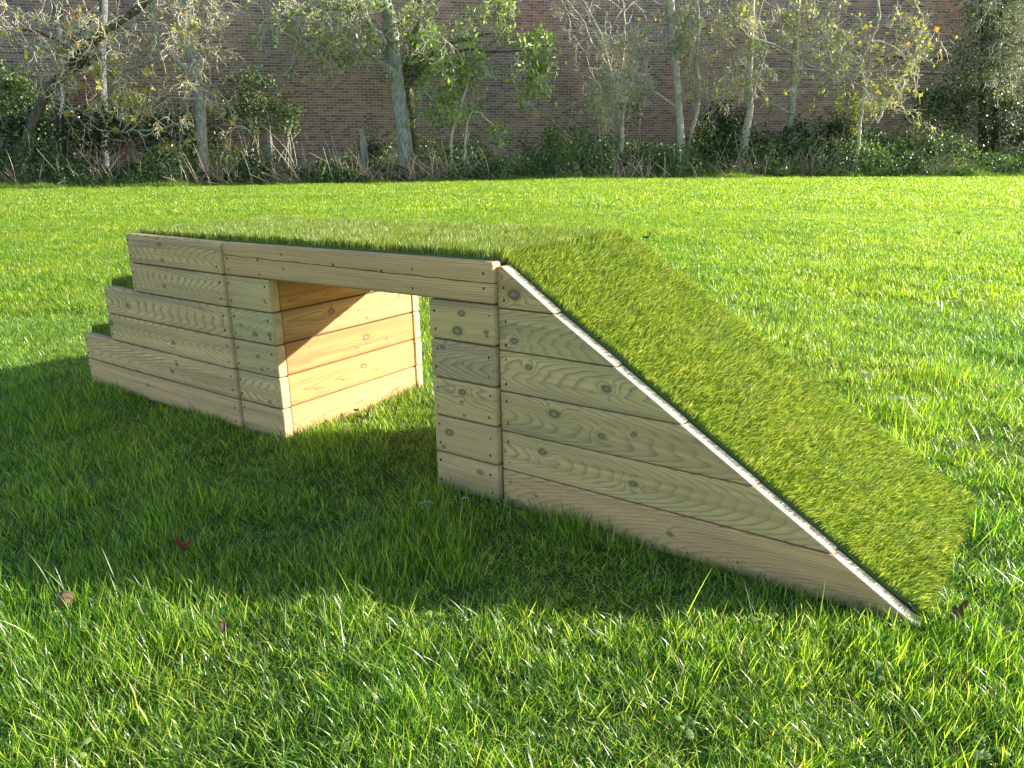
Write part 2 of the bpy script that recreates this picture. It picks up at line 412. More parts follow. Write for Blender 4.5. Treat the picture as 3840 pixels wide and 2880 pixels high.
def make_grass():
    rng = np.random.default_rng(11)
    BI = math.pi * 0.93          # wind lean, towards the left
    specs = []
    for i in range(6): specs.append(dict(n=40, spread=0.032, length=0.031, width=0.0017, lean=0.85, dirbias=(BI, 0.25), curl=1.2))
    for i in range(4): specs.append(dict(n=34, spread=0.030, length=0.026, width=0.0017, lean=1.1, dirbias=(BI, 0.1), curl=1.2))
    for i in range(4): specs.append(dict(n=4, spread=0.03, length=0.060, width=0.0018, lean=0.75, dirbias=(BI, 0.85), curl=1.3, segs=6, rmax=0.8))
    near = tuft_collection('near_tuft', specs, GRASS_NEAR, 5)
    far = tuft_collection('mid_tuft', [dict(n=110, spread=0.11, length=0.033, width=0.0027, lean=0.8, dirbias=(BI, 0.4), segs=3) for i in range(6)], GRASS, 6)
    vfar = tuft_collection('far_tuft', [dict(n=170, spread=0.25, length=0.034, width=0.0055, lean=0.8, dirbias=(BI, 0.4), segs=2) for i in range(5)], GRASS, 8)
    def place(name, x, y, coll, kinds, label, hs=1.0):
        if name == 'near_grass':      # thin patches and hollows between the clumps
            keep = rng.random(len(x)) < 0.22 + 1.25 * np.clip(vnoise(x, y, 0.11, 61) * 0.6 + vnoise(x, y, 0.035, 62) * 0.4 + 0.12, 0, 1) + 0.12 * np.clip(y - 1.6, 0, 3)
            x, y = x[keep], y[keep]
        k = ~inside_platform(x, y, 0.004); x = x[k]; y = y[k]
        n = len(x)
        z = ground_z(x, y)
        fade = np.clip(1.5 - y / 3.6, 0.2, 1)
        hn = 0.22 * fade + 0.85 * (1 - fade) + fade * 1.65 * vnoise(x, y, 0.16, 21) * (0.4 + 0.9 * vnoise(x, y, 0.55, 22)) + fade * 0.25 * vnoise(x, y, 2.5, 23)
        # the lawn is a little longer in the platform's lee, where the mower cannot reach
        s = rng.uniform(0.8, 1.2, n)
        scl = np.stack([s, s, s * hn * hs], 1)
        rot = np.stack([rng.normal(0, 0.08, n), rng.normal(0, 0.08, n), np.where(rng.random(n) < 0.6, rng.normal(0, 0.5, n), rng.uniform(-3.1, 3.1, n))], 1)
        scatter(name, np.stack([x, y, z], 1), rot, scl, kinds(n, x, y), coll, label)
        return n
    def kn(n, x, y):
        k = rng.integers(0, 6, n)
        sh = rng.random(n) < (0.15 + 0.45 * vnoise(x, y, 0.4, 31)); k[sh] = rng.integers(6, 10, sh.sum())
        tall = rng.random(n) < (0.02 + 0.35 * np.clip(vnoise(x, y, 0.5, 33) - 0.45, 0, 1) + 0.10 * np.exp(-((x + 0.25) / 0.35) ** 2 - ((y - 1.12) / 0.10) ** 2) * 3)
        k[tall] = rng.integers(10, 14, tall.sum())
        return k
    x, y = sample_field(2900, 0.35, 4.2, rng)
    place('near_grass', x, y, near, kn, 'mown lawn grass around and in front of the platform')
    x, y = sample_field(330, 4.2, 11, rng, pad=2.2)
    place('mid_grass', x, y, far, lambda n, a, b: rng.integers(0, 6, n), 'sunlit mown lawn behind the platform')
    x, y = sample_field(75, 11, 24.2, rng, pad=4.5)
    kk = y < 20.9 + .125 * x + .4; x, y = x[kk], y[kk]
    place('far_grass', x, y, vfar, lambda n, a, b: rng.integers(0, 5, n), 'bright far lawn up to the verge by the wall')
make_grass()

# ------------------------------------------------------------------ the climbing platform
root = empty('climbing_platform')
root.matrix_world = ROOT
tag(root, 'wooden plank climbing platform topped with artificial turf, with steps and a ramp', 'play platform')
N_SCREW = [0]

def screw_meshes():
    bm = bmesh.new()
    # a recessed head: flat dark disc painted as the well's shade, with a domed steel head and cross slot in it
    bmesh.ops.create_circle(bm, cap_ends=True, radius=0.0042, segments=14)
    me = bpy.data.meshes.new('screw')
    top = bmesh.ops.create_cone(bm, cap_ends=True, segments=10, radius1=0.0026, radius2=0.0018, depth=0.0012, matrix=Matrix.Translation((0, 0, 0.0006)))
    bm.to_mesh(me); bm.free()
    me.materials.append(HOLE_SHADE); me.materials.append(SCREW)
    for p in me.polygons:
        p.material_index = 0 if (len(p.vertices) == 14) else 1
    return me
SCREW_ME = screw_meshes()

TINTS = [(1, 1, 1), (0.90, 0.95, 0.84), (1.06, 0.97, 0.86), (0.80, 0.79, 0.76), (1.0, 1.03, 0.88), (0.92, 0.86, 0.78)]
def jit(a): return random.uniform(-a, a)
def auto_pith():
    if random.random() < 0.6:      # nearly quarter sawn: fine straight grain
        return (random.uniform(0.01, 0.06), random.choice([-1, 1]) * random.uniform(0.07, 0.16), random.uniform(-0.05, 0.05))
    return (random.uniform(0.04, 0.08), random.uniform(-0.035, 0.035), random.choice((-1, 1)) * random.uniform(0.07, 0.15))
def plank(mod, prof, thick, cx, cy, cz, rotz=0.0, knots=(), tint=None, crack=None, pith=None, screws=(), bev=0.0065, name='plank', label=None):
    """prof: polygon in local (x, z), centred on 0; thick along local y. One board, edges eased."""
    bm = bmesh.new()
    vs = [bm.verts.new((x, -thick / 2, z)) for x, z in prof]
    f = bm.faces.new(vs)
    r = bmesh.ops.extrude_face_region(bm, geom=[f])
    bmesh.ops.translate(bm, vec=(0, thick, 0), verts=[v for v in r['geom'] if isinstance(v, bmesh.types.BMVert)])
    bmesh.ops.recalc_face_normals(bm, faces=bm.faces)
    if name == 'ramp_side_board': bev = 0.003
    if bev: bmesh.ops.bevel(bm, geom=list(bm.edges), offset=bev, segments=3, profile=0.5, affect='EDGES', clamp_overlap=True)
    for fc in bm.faces: fc.smooth = True
    me = bpy.data.meshes.new(name); bm.to_mesh(me); bm.free()
    o = link(name, me, WOOD, root)
    o.matrix_basis = MOD[mod] @ Matrix.Translation((cx, cy + jit(.0009), cz)) @ Matrix.Rotation(rotz, 4, 'Z') @ Matrix.Rotation(jit(.0012), 4, 'Y')
    wn_ = o.modifiers.new('wn', 'WEIGHTED_NORMAL'); wn_.keep_sharp = False
    L_ = max(p[0] for p in prof) - min(p[0] for p in prof)
    kn = list(knots) + [(random.uniform(-.4, .4) * L_, random.uniform(-.035, .035), random.uniform(.003, .008)) for _ in range(random.choice((0, 1, 1)))]
    if name == 'ramp_side_board': kn = list(knots)
    kn += [(9, 9, 0.0)] * 3
    for i in range(3): o['knot%d' % (i + 1)] = [float(kn[i][0]), float(kn[i][1]), float(kn[i][2]) * 0.68]
    o['damp'] = 1.0 if cz < 0.06 else 0.0
    o['sawn'] = 0.65 if name == 'ramp_side_board' else 0.12
    t = tint or random.choice(TINTS)
    o['tint'] = [float(v) for v in t]
    o['crack'] = [float(v) for v in (crack or (9, 0, 0))]
    if pith is None:
        pith = auto_pith()
    o['pith'] = [float(v) for v in pith]
    for sx, sz in screws:
        s = bpy.data.objects.new('screw', SCREW_ME); COL.objects.link(s); s.parent = o
        s.location = (sx, -thick / 2 - 0.0004, sz); s.rotation_euler = (math.pi / 2, 0, random.uniform(0, 3))
        s.scale = (0.9, 0.9, 1)
        N_SCREW[0] += 1
    if label: o['label'] = label
    return o

def rect(l, h=HB, gap=0.0012): return [(-l / 2, -h / 2 + gap), (l / 2, -h / 2 + gap), (l / 2, h / 2 - gap), (-l / 2, h / 2 - gap)]
def jit(a): return random.uniform(-a, a)
def ends(l, inset=0.018, dz=0.024, extra=()):
    out = [(-l / 2 + inset + jit(.004), dz + jit(.005)), (-l / 2 + inset + jit(.004), -dz + jit(.005)),
           (l / 2 - inset + jit(.004), dz + jit(.005)), (l / 2 - inset + jit(.004), -dz + jit(.005))]
    return out + list(extra)

# front boards of the steps module, bottom to top: (left end, knots as (x from the left end, z from centre, radius), tint)
front_steps = [
    (S1, [(0.42, 0.01, 0.007)], (1.08, 0.94, 0.86), -0.02),
    (S1, [(0.60, -0.012, 0.009), (0.635, 0.018, 0.006)], (1.05, 0.96, 0.88), 0.03),
    (S2, [(0.02, 0.015, 0.011), (0.42, -0.005, 0.010)], (1.0, 0.97, 0.84), 0.05),
    (S2, [(0.155, -0.005, 0.010)], (0.95, 0.92, 0.82), -0.04),
    (S3, [(0.20, -0.01, 0.008)], (0.98, 0.95, 0.80), 0.06),
    (S3, [(0.205, 0.025, 0.009), (0.21, -0.028, 0.008)], (1.0, 0.95, 0.80), 0.05)]
for k, (x0, kn, tint, sl) in enumerate(front_steps):
    x1 = XC - 0.006; l = x1 - x0
    plank('steps', rect(l), TH, (x0 + x1) / 2, TH / 2, (k + .5) * HB, 0, [(a - l / 2, b, r) for a, b, r in kn], tint,
          pith=(random.uniform(0.04, 0.06), random.uniform(-0.02, 0.02), sl * 2.2) if k in (1, 2, 3, 4, 5) else auto_pith(), screws=ends(l), name='plank')
    # the matching board on the back
    plank('steps', rect(l), TH, (x0 + x1) / 2, WD - TH / 2, (k + .5) * HB)
# risers facing left and the inner bulkhead
for k in range(6):
    x0 = (S1, S1, S2, S2, S3, S3)[k]
    plank('steps', rect(WD - 2 * TH - .002), TH, x0 + TH / 2 + 0.004, WD / 2, (k + .5) * HB, math.pi / 2)

# left leg of the bridge
left_leg = [
    ([], (1.02, 0.95, 0.86)), ([(0.15, -0.03, 0.006)], (0.98, 0.97, 0.84)),
    ([(0.115, 0.01, 0.007), (0.13, -0.03, 0.006)], (0.90, 0.92, 0.80)),
    ([(0.115, -0.022, 0.0095), (0.185, -0.018, 0.008), (0.05, 0.0, 0.006)], (0.80, 0.89, 0.78)),
    ([], (0.98, 0.98, 0.80))]
for k, (kn, tint) in enumerate(left_leg):
    x0, x1 = XC + 0.002, XB; l = x1 - x0
    plank('bridge', rect(l), TH, (x0 + x1) / 2, TH / 2, (k + .5) * HB, 0, [(a - l / 2, b, r) for a, b, r in kn], tint, screws=ends(l))
    plank('bridge', rect(l), TH, (x0 + x1) / 2, WD - TH / 2, (k + .5) * HB, tint=(1.1, 1.0, 0.85))
    # side board facing the tunnel
    lw = WD - 2 * TH - .0015
    kk = {4: [], 3: [(-0.09, 0.018, 0.010), (0.06, -0.03, 0.006), (0.22, 0.02, 0.006)], 2: [(0.05, 0.006, 0.012)], 1: [(0.03, 0.01, 0.010)], 0: []}[k]
    tt = {4: (0.74, 0.58, 0.32), 3: (0.66, 0.58, 0.45), 2: (0.74, 0.49, 0.30), 1: (0.80, 0.58, 0.39), 0: (0.78, 0.66, 0.53)}[k]
    plank('bridge', rect(lw), TH, XB - TH / 2 - 0.0035, WD / 2, (k + .5) * HB, math.pi / 2, kk, tt, pith=(-0.06 + jit(.02), jit(.03), jit(.05)))
# right leg
right_leg = [
    ([(0.145, 0.022, 0.008)], (1.0, 0.93, 0.84)), ([(0.05, 0.01, 0.011)], (0.93, 0.88, 0.78)),
    ([(0.098, 0.024, 0.009), (0.10, -0.038, 0.004)], (0.97, 0.93, 0.78)), ([(0.1, 0.0, 0.003)], (0.76, 0.75, 0.72)),
    ([(0.105, 0.022, 0.009), (0.09, -0.022, 0.013)], (0.98, 0.96, 0.76))]
for k, (kn, tint) in enumerate(right_leg):
    x0, x1 = XA, -0.0075; l = x1 - x0
    plank('bridge', rect(l), TH, (x0 + x1) / 2, TH / 2, (k + .5) * HB, 0, [(a - l / 2, b, r) for a, b, r in kn], tint, screws=ends(l))
    plank('bridge', rect(l), TH, (x0 + x1) / 2, WD - TH / 2, (k + .5) * HB)
    plank('bridge', rect(WD - 2 * TH - .0015), TH, XA + TH / 2 + 0.0035, WD / 2, (k + .5) * HB, math.pi / 2)
# the long beams
x0, x1 = XC + 0.005, -0.0065; l = x1 - x0
sc = [(-l / 2 + .022, .002), (-l / 2 + .022, -.03), (-l / 2 + .17, .005), (-l / 2 + .17, -.036), (-0.02, .012), (0.16, .006),
      (l / 2 - .25, .018), (l / 2 - .25, -.03), (l / 2 - .025, .022), (l / 2 - .025, -.012)]
plank('bridge', rect(l), TH, (x0 + x1) / 2, TH / 2 - 0.002, 5.5 * HB, 0, [(-0.235, 0.03, 0.004), (-0.23, -0.012, 0.004)], (1.0, 0.86, 0.70),
      crack=(0.006, -0.012, 0.0028), pith=(0.03, -0.09, 0.01), screws=sc, name='beam', label='long beam with a drying crack along it')
plank('bridge', rect(l), TH, (x0 + x1) / 2, WD - TH / 2, 5.5 * HB, name='beam')
# deck boards under the turf
for i in range(5):
    w = (WD - 2 * TH) / 5
    p = plank('bridge', rect(-S3 - 0.06, 0.022), w - 0.004, S3 / 2, TH + (i + .5) * w, 0.578, name='deck_board', bev=0.002)

# ramp side boards, cut along the slope
ramp_kn = [
    [(0.10, 0.0, 0.004), (0.45, 0.0, 0.006)], [(0.12, 0.018, 0.010), (0.36, -0.005, 0.009)],
    [(0.155, 0.02, 0.013), (0.28, -0.01, 0.008), (0.36, 0.01, 0.006)],
    [(0.085, 0.02, 0.008), (0.29, 0.0, 0.010)], [(0.045, -0.022, 0.009)], [(0.048, -0.015, 0.015)]]
ramp_tint = [(0.98, 0.84, 0.76), (1.0, 0.97, 0.84), (0.88, 0.86, 0.74), (1.0, 0.99, 0.84), (0.86, 0.88, 0.74), (0.84, 0.79, 0.62)]
ramp_sc = [[(0.022, 0.02), (0.60, -0.02), (0.86, -0.035)], [(0.02, .025), (0.02, -.03)], [(0.02, .028), (0.02, -.028)], [(0.02, .03), (0.02, -.03)],
           [(0.02, .02), (0.02, -.035)], [(0.02, .0), (0.02, -.03)]]
def xs_at(z): return 0.001 + (XL - 0.001) * (1 - z / 0.6)
for k in range(6):
    z0, z1 = k * HB, (k + 1) * HB
    xa, xb = xs_at(z0), max(xs_at(z1), 0.004); cx = xa / 2; cz = (z0 + z1) / 2
    g_ = 0.0012
    prof = [(-cx, -HB / 2 + g_), (xa - cx - g_ * 1.5, -HB / 2 + g_), (xb - cx - g_, HB / 2 - g_), (-cx, HB / 2 - g_)]
    if k == 5: prof = [(-cx, -HB / 2 + g_), (xa - cx, -HB / 2 + g_), (-cx + 0.014, HB / 2 - .003), (-cx, HB / 2 - 0.003)]
    plank('ramp', prof, TH, cx, TH / 2, cz, 0, [(a - cx, b, r) for a, b, r in ramp_kn[k]], ramp_tint[k],
          pith=(random.uniform(0.04, 0.06), random.uniform(-0.02, 0.02), random.uniform(0.08, 0.13) * random.choice((-1, 1))) if k in (1, 2, 3, 4) else auto_pith(),
          screws=[(a - cx, b) for a, b in ramp_sc[k]], name='ramp_side_board')
    plank('ramp', prof, TH, cx, WD - TH / 2, cz, 0, name='ramp_side_board')
# ramp bed under the turf
sl = math.hypot(XL, 0.6); ra = math.atan2(0.6, XL)
for i in range(8):
    t = (i + .5) / 8
    o = plank('ramp', rect(sl / 8 - .004, 0.02), WD - 2 * TH - .004, XL * t - 0.016 * math.sin(ra), WD / 2, 0.6 * (1 - t) - 0.016 * math.cos(ra), name='deck_board', bev=0.002)
    o.matrix_basis = MOD['ramp'] @ Matrix.Translation((XL * t - 0.016 * math.sin(ra), WD / 2, 0.6 * (1 - t) - 0.016 * math.cos(ra))) @ Matrix.Rotation(ra, 4, 'Y')

def turf(name, mod, path, y0, y1, dens, pile=0.024, seed=1, label=None, round_end=False):
    """strip of artificial turf along a path in the local x-z plane, backing + fibres in one mesh part"""
    rng = np.random.default_rng(seed)
    path = np.array(path, float); seg = np.diff(path, axis=0); L = np.hypot(*seg.T); cum = np.concatenate([[0], np.cumsum(L)])
    slab = 0.004
    area = cum[-1] * (y1 - y0); n = int(dens * area)
    s = rng.uniform(0, cum[-1], n); y = rng.uniform(y0, y1, n)
    # more fibres along the cut edges so they read as a dense fringe
    ne = int(cum[-1] * 1200)
    s = np.concatenate([s, rng.uniform(0, cum[-1], ne)]); y = np.concatenate([y, y0 + np.abs(rng.normal(0, 0.004, ne))])
    nE = int((y1 - y0) * 2600)
    s = np.concatenate([s, np.abs(rng.normal(0, .004, nE)), cum[-1] - np.abs(rng.normal(0, .004, nE))]); y = np.concatenate([y, rng.uniform(y0, y1, 2 * nE)])
    n = len(s); s = s.clip(0, cum[-1] - 1e-5)
    k = np.searchsorted(cum, s, 'right') - 1
    t = (s - cum[k]) / L[k]
    b = path[k] + seg[k] * t[:, None]
    # smoothed normals
    tn = seg / L[:, None]; nn = np.stack([-tn[:, 1], tn[:, 0]], 1)
    nv = np.vstack([nn[:1], (nn[1:] + nn[:-1]) / 2, nn[-1:]])
    nr = nv[k] * (1 - t)[:, None] + nv[k + 1] * t[:, None]; nr /= np.linalg.norm(nr, axis=1)[:, None]
    B = np.stack([b[:, 0], y, b[:, 1]], 1); U = np.stack([nr[:, 0], np.zeros(n), nr[:, 1]], 1)
    Tn = np.stack([tn[k][:, 0], np.zeros(n), tn[k][:, 1]], 1); Yv = np.tile([0, 1.0, 0], (n, 1))
    B = B + U * slab
    lay = vnoise(s + 3, y, 0.06, seed) - 0.5; lay2 = vnoise(s + 8, y, 0.05, seed + 9) - .5
    a = rng.uniform(0, 2 * np.pi, n)
    lean = 0.15 + 0.38 * rng.random(n)
    D = Tn * (np.cos(a) * lean + 0.22 + lay * 0.5)[:, None] + Yv * (np.sin(a) * lean + lay2 * 0.5)[:, None]
    edge = np.clip((y0 + 0.012 - y) / 0.012, 0, 1); D -= Yv * (edge * 0.0)[:, None]
    ny = y - y0
    D[:, 1] = np.where(ny < .03, D[:, 1] * .4, D[:, 1])
    fy = y1 - y
    D[:, 1] = np.where(fy < .03, -np.abs(D[:, 1]) * .3, D[:, 1])
    H = pile * rng.uniform(0.7, 1.15, n) * (0.9 + 0.25 * (vnoise(s, y, 0.035, 5 + seed)))
    w = 0.0012 * rng.uniform(0.6, 1.3, n)
    pa = rng.uniform(0, np.pi, n); S = Tn * np.cos(pa)[:, None] + Yv * np.sin(pa)[:, None]
    rows = []
    for q, ww in ((0.0, 1.0), (0.5, 0.95)):
        c = B + U * (H * q * (1 - 0.1 * q))[:, None] + D * (H * q * q)[:, None]
        rows += [c - S * (w * ww / 2)[:, None], c + S * (w * ww / 2)[:, None]]
    rows.append(B + U * (H * 0.88)[:, None] + D * (H * 0.95)[:, None])
    V = np.stack(rows, 1).reshape(-1, 3)
    o5 = (np.arange(n) * 5)[:, None]
    Q = o5 + np.array([0, 1, 3, 2]); T = o5 + np.array([2, 3, 4])
    rnd = np.repeat(rng.random(n), 5)
    # backing slab
    m = len(path); off = 0.0; e = 0.004
    bv = []
    for i in range(m):
        for yy in (y0, y1):
            bv.append((path[i, 0] + nv[i, 0] * (slab + .001), yy, path[i, 1] + nv[i, 1] * (slab + .001)))
            bv.append((path[i, 0] - nv[i, 0] * e, yy, path[i, 1] - nv[i, 1] * e))
    bq = []
    nV = len(V)
    for i in range(m - 1):
        a0 = nV + i * 4; b0 = a0 + 4
        bq += [(a0, b0, b0 + 2, a0 + 2), (a0 + 1, a0 + 3, b0 + 3, b0 + 1), (a0, a0 + 1, b0 + 1, b0), (a0 + 2, b0 + 2, b0 + 3, a0 + 3)]
    bq += [(nV, nV + 2, nV + 3, nV + 1), (nV + 4 * m - 4, nV + 4 * m - 3, nV + 4 * m - 1, nV + 4 * m - 2)]
    me = mesh_np(name, np.vstack([V, np.array(bv)]), np.vstack([Q, np.array(bq)]), T, {'rnd': np.concatenate([rnd, np.zeros(len(bv))])})
    me.materials.append(TURF); me.materials.append(TURF_BACK)
    mi = np.zeros(len(me.polygons), np.int32); mi[len(Q):len(Q) + len(bq)] = 1
    me.polygons.foreach_set('material_index', mi)
    o = link(name, me, None, root); o.matrix_basis = MOD[mod]
    if label: o['label'] = label
    return o
zt = 0.598
turf('deck_turf', 'bridge', [(S3 + 0.018, zt - 0.006), (S3 + 0.35, zt - 0.004), (XC, zt), (-0.5, zt), (-0.03, zt), (-0.006, zt - 0.002)], TH - 0.002, WD - 0.006, 85000, pile=0.030, seed=2, label='level turf on the deck')
rp = [(-0.006 + 0.0, zt - 0.002), (0.018, zt - 0.010)] + [(xs_at(z) + 0.0, z + 0.0) for z in (0.575, 0.5, 0.4, 0.3, 0.2, 0.1, 0.04)] + [(XL - 0.022, 0.022), (XL - 0.006, 0.004)]
turf('ramp_turf', 'ramp', rp, TH + 0.001, WD - 0.004, 105000, seed=3, pile=0.023, label='sloping turf on the ramp')
turf('step_turf', 'steps', [(S2 + 0.006, 0.398), (S3 + 0.004, 0.398)], TH - 0.004, WD - 0.01, 52000, pile=.032, seed=4)
turf('step_turf', 'steps', [(S1 + 0.006, 0.198), (S2 + 0.004, 0.198)], TH - 0.004, WD - 0.01, 52000, pile=.032, seed=5)

# ------------------------------------------------------------------ far side of the field
FPX = 2892.0 / 1.736
def at(px, py, y):
    """world point seen at (px, py) of a 2212-wide view, at distance y: used to set out trees on the verge"""
    u = (px - 1106) / FPX; v = (829.5 - py) / FPX
    d = Vector((u, math.cos(PITCH) + v * math.sin(PITCH), -math.sin(PITCH) + v * math.cos(PITCH)))
    return Vector((0, 0, CZ)) + d * (y / d.y)
def wall_y(x): return 25.0 + 0.172 * x
def TY(px, off=0.0): return 22.6 + 0.13 * (px - 1106) / FPX * 22.5 + off
def zat(x, y): return float(ground_z(np.array([x]), np.array([y]))[0])

def make_wall():
    g = NT('brickwork')
    P = g.n('ShaderNodeTexCoord').outputs['Object']
    s = g.n('ShaderNodeSeparateXYZ'); g.l(P, s.inputs[0])
    c = g.n('ShaderNodeCombineXYZ'); g.l(g.math('ADD', s.outputs[0], s.outputs[1]), c.inputs[0]); g.l(s.outputs[2], c.inputs[1])
    b = g.n('ShaderNodeTexBrick'); g.l(c.outputs[0], b.inputs['Vector'])
    b.inputs['Scale'].default_value = 1; b.inputs['Brick Width'].default_value = 0.225; b.inputs['Row Height'].default_value = 0.075
    b.inputs['Mortar Size'].default_value = 0.006; b.inputs['Mortar Smooth'].default_value = 0.2; b.inputs['Bias'].default_value = -0.1
    b.inputs['Color1'].default_value = (0.42, 0.26, 0.20, 1); b.inputs['Color2'].default_value = (0.15, 0.112, 0.10, 1)
    b.inputs['Mortar'].default_value = (0.58, 0.51, 0.43, 1)
    n1 = g.noise(P, 0.35, 3, .6); n2 = g.noise(g.mapping(P, (1, 1, 1), (7, 3, 1)), 1.6, 4, .6)
    col = g.mix(g.ramp(n1, [(0.42, (0, 0, 0)), (0.6, (1, 1, 1))]), b.outputs[0], g.mix(1.0, b.outputs[0], (0.80, 0.92, 0.95, 1), 'MULTIPLY'))
    red = g.ramp(g.noise(g.mapping(P, (1, 1, 1), (31, 0, 5)), 0.45, 2), [(0.55, (0, 0, 0)), (0.7, (1, 1, 1))])
    col = g.mix(g.math('MULTIPLY', red, 0.55), col, g.mix(1.0, col, (1.35, 0.85, 0.80, 1), 'MULTIPLY'))
    pale = g.ramp(n2, [(0.58, (0, 0, 0)), (0.75, (1, 1, 1))])
    col = g.mix(g.math('MULTIPLY', pale, 0.35), col, (0.36, 0.31, 0.27, 1))
    p = g.n('ShaderNodeBsdfPrincipled'); g.l(col, p.inputs['Base Color']); p.inputs['Roughness'].default_value = 0.9
    p.inputs['Specular IOR Level'].default_value = 0.15
    bm_ = g.n('ShaderNodeBump'); bm_.inputs['Distance'].default_value = 0.008; bm_.inputs['Strength'].default_value = 0.6
    g.l(b.outputs['Fac'], bm_.inputs['Height']); bm_.invert = True; g.l(bm_.outputs[0], p.inputs['Normal'])
    mat = g.surf(p.outputs[0])
    bm = bmesh.new()
    bmesh.ops.create_cube(bm, size=1, matrix=Matrix.Diagonal((72, 0.33, 8.6, 1)))
    me = bpy.data.meshes.new('brick_wall'); bm.to_mesh(me); bm.free()
    root_ = empty('brick_wall', (0, 25.0 + 0.165, -0.2)); root_.rotation_euler.z = math.atan(0.172)
    tag(root_, 'tall brown brick wall behind the trees along the whole far side', 'wall')
    o = link('brickwork', me, mat, root_); o.location = (0, 0, 4.2)
    cop = bmesh.new(); bmesh.ops.create_cube(cop, size=1, matrix=Matrix.Diagonal((72.1, 0.42, 0.09, 1)))
    m2 = bpy.data.meshes.new('coping'); cop.to_mesh(m2); cop.free()
    o = link('coping', m2, plain('coping_stone', (0.35, 0.33, 0.30), 0.9, nscale=6, col2=(0.22, 0.21, 0.19)), root_); o.location = (0, 0, 8.545)
    # conduit and a dark line above it run along the wall on the right
    def run(name, pa, pb, r, mat, label, cat):
        xa, za = pa; xb, zb = pb
        bm = bmesh.new()
        V = []
        n = 24
        rings = []
        for i in range(n + 1):
            t = i / n; x = xa + (xb - xa) * t; y = wall_y(x) - r - 0.012; z = za + (zb - za) * t + 0.012 * math.sin(t * 17)
            rings.append([bm.verts.new((x, y + r * math.sin(a), z + r * math.cos(a))) for a in [k * math.pi / 3 for k in range(6)]])
            if i % 4 == 2:
                bmesh.ops.create_cube(bm, size=1, matrix=Matrix.Translation((x, y + .01, z)) @ Matrix.Diagonal((0.03, r * 2 + .03, r * 2.9, 1)))
        for a, b_ in zip(rings[:-1], rings[1:]):
            for k in range(6): bm.faces.new((a[k], a[(k + 1) % 6], b_[(k + 1) % 6], b_[k]))
        me = bpy.data.meshes.new(name); bm.to_mesh(me); bm.free()
        tag(link(name, me, mat), label, cat)
    p0 = at(1640, 149, wall_y(8)); p1 = at(2240, 160, wall_y(18))
    run('conduit', (p0.x, p0.z), (p1.x, p1.z), 0.022, plain('conduit_grey', (0.45, 0.45, 0.43), 0.5), 'pale grey conduit running along the brick wall behind the right hand trees', 'pipe')
    p0 = at(1900, 124, wall_y(12)); p1 = at(2240, 128, wall_y(18))
    run('cable', (p0.x, p0.z), (p1.x, p1.z), 0.03, plain('dark_line_black', (0.02, 0.02, 0.025), 0.5), 'black line along the brick wall above the pale conduit', 'cable')
make_wall()

# ------------------------------------------------------------------ trees
def bark_material(name, dark, light, scale=10):
    g = NT(name)
    P = g.n('ShaderNodeTexCoord').outputs['Object']
    n = g.noise(g.mapping(P, (3, 3, 0.7)), scale, 4, .65)
    m = g.noise(P, 2.2, 3, .6)
    col = g.mix(g.ramp(n, [(0.38, (0, 0, 0)), (0.62, (1, 1, 1))]), (*dark, 1), (*light, 1))
    col = g.mix(g.ramp(m, [(0.5, (0, 0, 0)), (0.68, (.6, .6, .6))]), col, (0.20, 0.23, 0.13, 1))
    p = g.n('ShaderNodeBsdfPrincipled'); g.l(col, p.inputs['Base Color']); p.inputs['Roughness'].default_value = 0.9
    p.inputs['Specular IOR Level'].default_value = 0.15
    b = g.n('ShaderNodeBump'); b.inputs['Distance'].default_value = 0.02; g.l(n, b.inputs['Height']); g.l(b.outputs[0], p.inputs['Normal'])
    return g.surf(p.outputs[0])
BARK_GREY = bark_material('grey_bark', (0.18, 0.18, 0.165), (0.44, 0.44, 0.40))
BARK_SHADE = bark_material('wall_shade_bark', (0.09, 0.10, 0.105), (0.20, 0.215, 0.22))  # bark darkened and blued so the wall's shade is in the colour
BARK_PALE = bark_material('pale_bark', (0.30, 0.29, 0.22), (0.60, 0.57, 0.45))
BARK_DARK = bark_material('dark_bark', (0.05, 0.042, 0.03), (0.19, 0.165, 0.12))
BARK_TWIG = bark_material('twig_bark', (0.42, 0.39, 0.30), (0.74, 0.70, 0.54))
L_GREEN = leafy('green_leaf', [(0, (0.09, 0.20, 0.03)), (0.5, (0.21, 0.36, 0.06)), (0.85, (0.36, 0.48, 0.11)), (1, (0.55, 0.60, 0.20))], 0.45, (1.4, 1.5, 0.6), 0.4, 0.5)
L_YELLOW = leafy('yellow_leaf', [(0, (0.42, 0.43, 0.08)), (0.6, (0.60, 0.52, 0.10)), (0.82, (0.55, 0.36, 0.07)), (0.93, (0.42, 0.20, 0.06)), (1, (0.30, 0.12, 0.05))], 0.45, (1.25, 1.2, 0.6), 0.5, 0.3)
L_LIME = leafy('lime_leaf', [(0, (0.22, 0.34, 0.05)), (0.6, (0.42, 0.52, 0.09)), (0.9, (0.62, 0.62, 0.12)), (1, (0.55, 0.45, 0.08))], 0.45, (1.3, 1.3, 0.6), 0.45, 0.4)
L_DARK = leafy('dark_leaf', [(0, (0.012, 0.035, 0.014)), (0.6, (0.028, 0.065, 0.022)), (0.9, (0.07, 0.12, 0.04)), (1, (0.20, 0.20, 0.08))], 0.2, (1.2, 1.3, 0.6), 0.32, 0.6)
L_IVY = leafy('grey_green_leaf', [(0, (0.035, 0.075, 0.03)), (0.6, (0.12, 0.18, 0.07)), (0.9, (0.17, 0.20, 0.09)), (1, (0.36, 0.36, 0.12))], 0.3, (1.2, 1.3, 0.6), 0.4, 0.5)
